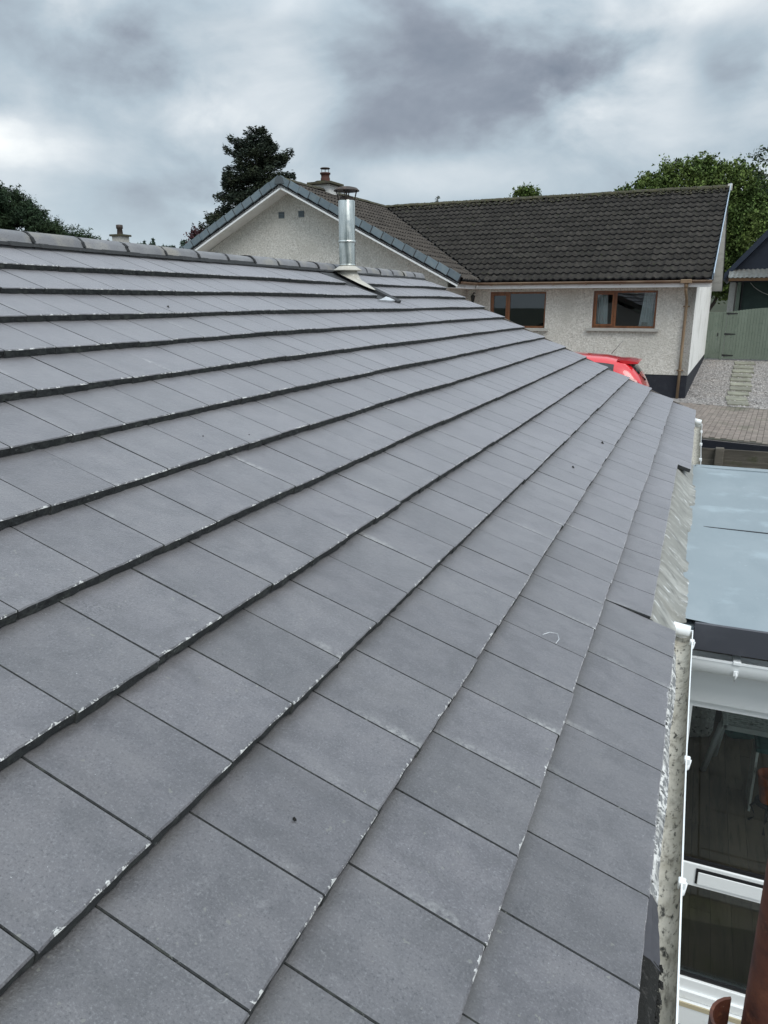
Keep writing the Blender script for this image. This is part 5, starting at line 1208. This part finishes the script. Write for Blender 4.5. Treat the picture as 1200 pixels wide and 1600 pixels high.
def conifer(name, label, base, H, radius_fn, mat, dens, leafsz, lean=0, group=None, z_lo=0.12, gappy=0.25, droop=0.15, step=0.22):
    th = Thing(name, label, 'tree', base, group=group); b = np.array(base, float); tr = MB()
    tr.ring([b, b+np.array([0.0,0,H*0.5]), b+np.array([0,0,H*0.97])], [H*0.022, H*0.014, 0.01], 8)
    Ps, Ds = [], []; z = z_lo*H
    while z < H*0.985:
        t = z/H; Rr = radius_fn(t); nb_ = max(5, int(4+Rr*5.5))
        for i in range(nb_):
            a = random.uniform(0, 2*math.pi); L_ = Rr*random.uniform(0.80, 1.06)
            if random.random() < 0.10: L_ *= 1.15
            if random.random() < gappy*0.35: continue
            up_ = random.uniform(-0.05, 0.40) if t < 0.8 else random.uniform(0.2,1.0)
            tip = b+np.array([math.cos(a)*L_, math.sin(a)*L_, z+L_*up_*0.55]); root = b+np.array([0,0,z]); dv = tip-root; side = np.array([-math.sin(a), math.cos(a), 0])
            if L_ > 0.5: tr.ring([root, root+dv*0.5-np.array([0,0,0.04*L_]), tip], [0.028*math.sqrt(L_), 0.015*math.sqrt(L_), 0.004], 4, caps=False)
            m_ = int(dens*L_*random.uniform(0.7,1.2))+6
            q = RNG.beta(1.7, 0.95, m_); spread = (0.10+0.22*L_*np.sin(np.pi*np.clip(q,0.05,0.93)))
            P = root + dv*q[:,None] + side*(RNG.normal(size=m_)*spread*0.55)[:,None] + np.array([0,0,1])*(RNG.normal(size=m_)*0.055*(1+0.3*L_)-0.10*q**2*L_*0.5)[:,None]
            dd = dv/np.linalg.norm(dv)*1.1 + side*np.sign(RNG.normal(size=m_))[:,None]*0.6
            Ps.append(P); Ds.append(dd)
        z += random.uniform(0.6,1.3)*step
    P = np.concatenate(Ps); D = np.concatenate(Ds)
    tree_obj(th, 'crown', [leaves(P, leafsz, 0.30, droop, D, 0.5)], mat); th.part('trunk', tr, MT['bark'])
    return th
def broadleaf(name, label, base, blobs, mat, n, leafsz, group=None, trunk_h=None, tip=True, aspect=0.6):
    th = Thing(name, label, 'tree', base, group=group); b = np.array(base, float); tr = MB(); top = np.mean([c for c, r_ in blobs], axis=0)
    tr.ring([b, b*0.5+np.array([top[0],top[1],top[2]])*0.5, top], [0.28,0.2,0.07], 8); Ps = []
    tot = sum(np.prod(r_)**0.67 for c, r_ in blobs)
    for c, r_ in blobs:
        c = np.array(c, float); r_ = np.array(r_, float); tr.ring([b+np.array([0,0,(c[2]-b[2])*0.45]), (b+c)/2+np.array([0,0,(c[2]-b[2])*0.12]), c], [0.13,0.09,0.03], 6, caps=False)
        m_ = int(n*(np.prod(r_)**0.67)/tot); nc = max(10, m_//45)
        d = RNG.normal(size=(nc,3)); d /= np.linalg.norm(d,axis=1)[:,None]; rad = RNG.uniform(0.35,1.0,nc)**0.45
        cc = c + d*r_*rad[:,None]*(1+0.13*RNG.normal(size=nc))[:,None]
        k = RNG.integers(0, nc, m_); sz = RNG.uniform(0.10,0.30,nc)[k]*np.mean(r_)*0.55
        P = cc[k] + RNG.normal(size=(m_,3))*sz[:,None]*np.array([1,1,0.75])
        Ps.append(P)
        if tip:
            for _ in range(26):     # thin shoots that break the outline
                d1 = RNG.normal(size=3); d1[2] = abs(d1[2])+0.5; d1 /= np.linalg.norm(d1); s0 = c+d1*r_*0.92; L_ = random.uniform(0.2,0.6); q = RNG.random(16)[:,None]
                Ps.append(s0+(d1*np.array([0.5,0.5,1]))*L_*q+RNG.normal(size=(16,3))*0.05)
    tree_obj(th, 'crown', [leaves(np.concatenate(Ps), leafsz, aspect, 0.1)], mat); th.part('trunk', tr, MT['bark'])
    return th
def at(u, v, dist):
    """world point seen at (u, v) of the photograph, used only while measuring tree positions on their own planes"""
    return CAM + (fw + rt*(u-600)/F_PX - up*(v-800)/F_PX)*dist
# tall dark conifer behind the front gable
TB = (-13.62, 28.95, GZ); THt = 9.45
def r_con(t):
    k = [(0.0,2.4),(0.30,2.4),(0.50,2.55),(0.57,2.3),(0.64,1.95),(0.72,1.70),(0.80,1.42),(0.885,0.98),(0.955,0.48),(1.0,0.06)]
    t = min(t, 1.0)
    for i in range(len(k)-1):
        if k[i][0] <= t <= k[i+1][0]: u = (t-k[i][0])/(k[i+1][0]-k[i][0]); return k[i][1]*(1-u)+k[i+1][1]*u
    return 0.1
conifer('conifer_tree', 'tall dark conifer standing behind the left side of the front gable', TB, THt, r_con, MT['conifer'], 190, 0.15, gappy=0.30, droop=0.10, step=0.19)
# pine group on the left horizon
broadleaf('pine_tree', 'dark green pine above the ridge at the left edge', (-22.6,24.6,LZ), [((-22.7,24.0,3.65),(0.95,0.9,0.55)),((-21.9,24.4,3.15),(0.75,0.8,0.42)),((-24.0,23.0,3.3),(1.1,1.1,0.6)),((-21.3,24.7,2.55),(0.65,0.7,0.38)),((-22.9,23.8,2.75),(0.8,0.9,0.35)),((-22.2,24.2,2.1),(0.6,0.7,0.25))], MT['pine'], 42000, 0.16, aspect=0.26)
broadleaf('pine_tree', 'lower pine to the right of the tall pine at the left edge', (-20.9,25.9,LZ), [((-20.9,25.9,2.25),(0.45,0.5,0.26)),((-20.3,26.1,2.10),(0.36,0.4,0.24)),((-21.5,25.5,2.40),(0.45,0.5,0.32))], MT['pine'], 13000, 0.14, aspect=0.26)
# broadleaf tree behind the right end of the roof
broadleaf('broadleaf_tree', 'bushy bright green tree behind the right end of the mossy roof', (4.0,43.5,GZ), [((2.6,44.0,5.5),(1.7,1.6,1.15)),((0.9,43.2,4.7),(1.5,1.4,1.0)),((4.6,44.4,5.05),(1.7,1.6,1.35)),((3.8,44.0,3.6),(2.0,1.8,1.6)),((5.6,43.6,2.8),(1.3,1.6,1.6)),((2.2,43.6,3.4),(1.8,1.6,1.3)),((6.1,44.6,4.2),(1.0,1.2,1.2)),((4.9,43.8,1.2),(1.6,1.6,1.2)),((-0.2,43.0,4.55),(0.8,0.8,0.55))], MT['broad'], 100000, 0.155, aspect=0.62)
# tree whose branch tips reach into the top right
th_ = broadleaf('overhanging_tree', 'dark leafy branch tips reaching in at the upper right edge', (8.3,30.6,GZ), [((6.75,30.0,3.9),(1.0,0.7,0.45)),((7.3,30.1,4.5),(1.2,0.9,0.7)),((8.6,30.6,4.6),(1.6,1.3,1.3)),((8.6,30.6,2.6),(1.6,1.3,1.3)),((6.5,30.0,3.2),(0.6,0.5,0.35))], MT['twig_leaf'], 9000, 0.15, aspect=0.5)
mb = MB(); Pt = []
for (u0, v0, u1, v1) in ((1215,262,1172,240),(1215,285,1180,268),(1215,240,1186,232),(1215,300,1186,292)):
    p0_, p1_ = at(u0,v0,27.0), at(u1,v1,27.0); mb.ring([p0_, (p0_+p1_)/2+np.array([0,0,0.05]), p1_], [0.015,0.010,0.004], 5)
    q = RNG.random(90)[:,None]; Pt.append(p0_+(p1_-p0_)*q+RNG.normal(size=(90,3))*np.array([0.07,0.07,0.09]))
th_.part('branch', mb, MT['bark']); tree_obj(th_, 'foliage', [leaves(np.concatenate(Pt), 0.14, 0.45, 0.3)], MT['twig_leaf'])
# small tips above the mossy ridge
def tip_tree(name, label, u, v, dist, w, h, mat, con=False):
    p = at(u, v, dist); base = (p[0], p[1], GZ)
    if con: conifer(name, label, base, p[2]-GZ, lambda t: w*(1-t)*2.4+0.04, mat, 60, 0.13, step=0.2, z_lo=0.5)
    else: broadleaf(name, label, base, [((p[0]+dx*w, p[1], p[2]-h*dz), (w*0.42,w*0.42,h*0.55)) for dx, dz in ((-0.55,0.75),(0,0.55),(0.35,0.8),(0.75,0.95),(0,1.6))], mat, 5000, 0.13, tip=True)
tip_tree('small_conifer', 'small conifer tip just above the left part of the mossy ridge', 684, 299, 44, 0.55, 0.8, MT['pine'], True)
tip_tree('young_tree', 'small yellow-green tree top above the middle of the mossy ridge', 822, 299, 46, 0.75, 0.45, MT['broad'])
# purple and green shrubs left of the gable
broadleaf('purple_tree', 'purple-leaved tree between the far woods and the tall conifer', (-19.5,33.2,GZ), [((-19.6,33.3,2.75),(0.85,0.6,0.45)),((-18.9,33.6,2.75),(0.6,0.6,0.40)),((-19.3,33.4,2.2),(0.9,0.7,0.5))], MT['purple'], 8000, 0.12)
broadleaf('garden_shrub', 'green shrub in front of the purple-leaved tree', (-18.6,32.4,GZ), [((-18.7,32.5,1.95),(0.8,0.6,0.5)),((-18.1,32.8,1.95),(0.6,0.6,0.45)),((-19.3,32.2,1.5),(0.7,0.6,0.4))], MT['broad'], 7000, 0.12)
# lamp post
lp_ = Thing('garden_lamp', 'slim pale lamp post beside the left foot of the front gable', 'lamp post', (-20.1,35.0,GZ))
lp_.part('pole', MB().ring([(-20.1,35.0,GZ),(-20.1,35.0,3.25)], [0.09,0.07], 10), MT['sill']); lp_.part('lamp_head', MB().bbox(-20.55,-19.9,34.85,35.15,3.2,3.33,0.02), MT['iron'])
# house with a chimney down the hill
dh = Thing('distant_bungalow', 'distant house of which only the roughcast chimney shows above the ridge', 'house', (-32.4,42.1,LZ))
dh.part('wall', MB().box(-38,-27,38.5,46,LZ,-1.5), MT['harl']); dh.part('roof', MB().prism([(38.0,-1.6),(46.5,-1.6),(42.2,1.9)], 'x', -38.4, -26.6), MT['brown_tile'])
dc = dh.part('chimney', MB().bbox(-32.82,-32.05,41.7,42.5,1.6,3.98,0.02), MT['sill'])
dh.part('chimney_cap', MB().bbox(-32.95,-31.92,41.6,42.6,3.98,4.10,0.02), MT['moss_ridge'], dc); dh.part('chimney_pot', MB().lathe((-32.45,42.1,0), [(0.20,4.08),(0.17,4.45),(0.22,4.48),(0.22,4.70),(0.14,4.72),(0.0,4.72)], 12), MT['soot'], dc)
# far conifer plantation
parts = []; Vt = []
for i in range(620):
    d_ = rnd(235,300); az = rnd(R(-60),R(-30)); x, y = CAM[0]+math.sin(az)*d_, CAM[1]+math.cos(az)*d_
    h = rnd(15.5,18.5)+ (d_-235)*0.03; zb_ = -1.0; w = rnd(2.4,3.6); m_ = 150
    t = RNG.random(m_)**0.8; a_ = RNG.random(m_)*6.283; rr = w*(1-t)*RNG.uniform(0.3,1.05,m_)
    P = np.stack([x+np.cos(a_)*rr, y+np.sin(a_)*rr, zb_+h*0.35+h*0.65*t], 1); D = np.stack([np.cos(a_), np.sin(a_), np.full(m_,-0.3)],1)
    parts.append(leaves(P, 1.5, 0.45, 0.2, D, 0.3)); parts.append(leaves(np.array([[x,y,zb_+h]]), 1.6, 0.25, 0, np.array([[0,0,3.0]]), 0.1))
V = np.concatenate([p[0] for p in parts]); o_ = 0; Fs = []
for v, f in parts: Fs.append(f+o_); o_ += len(v)
me = bpy.data.meshes.new('far_plantation'); me.from_pydata(V.tolist(), [], np.concatenate(Fs).tolist()); me.materials.append(MT['woods'])
o = bpy.data.objects.new('far_plantation', me); link(o, None, kind='stuff', label='far line of conifer plantation on the left horizon', category='woodland')
mb = MB(); 
for i in range(24):
    a0, a1 = R(-75+4*i), R(-75+4*(i+1)); mb.quad((CAM[0]+math.sin(a0)*250, CAM[1]+math.cos(a0)*250, LZ),(CAM[0]+math.sin(a1)*250, CAM[1]+math.cos(a1)*250, LZ),(CAM[0]+math.sin(a1)*330, CAM[1]+math.cos(a1)*330, 10+1.2*math.sin(i)),(CAM[0]+math.sin(a0)*330, CAM[1]+math.cos(a0)*330, 10+1.2*math.sin(i-1)))
solo('far_hill', mb, MT['grass'], kind='structure')
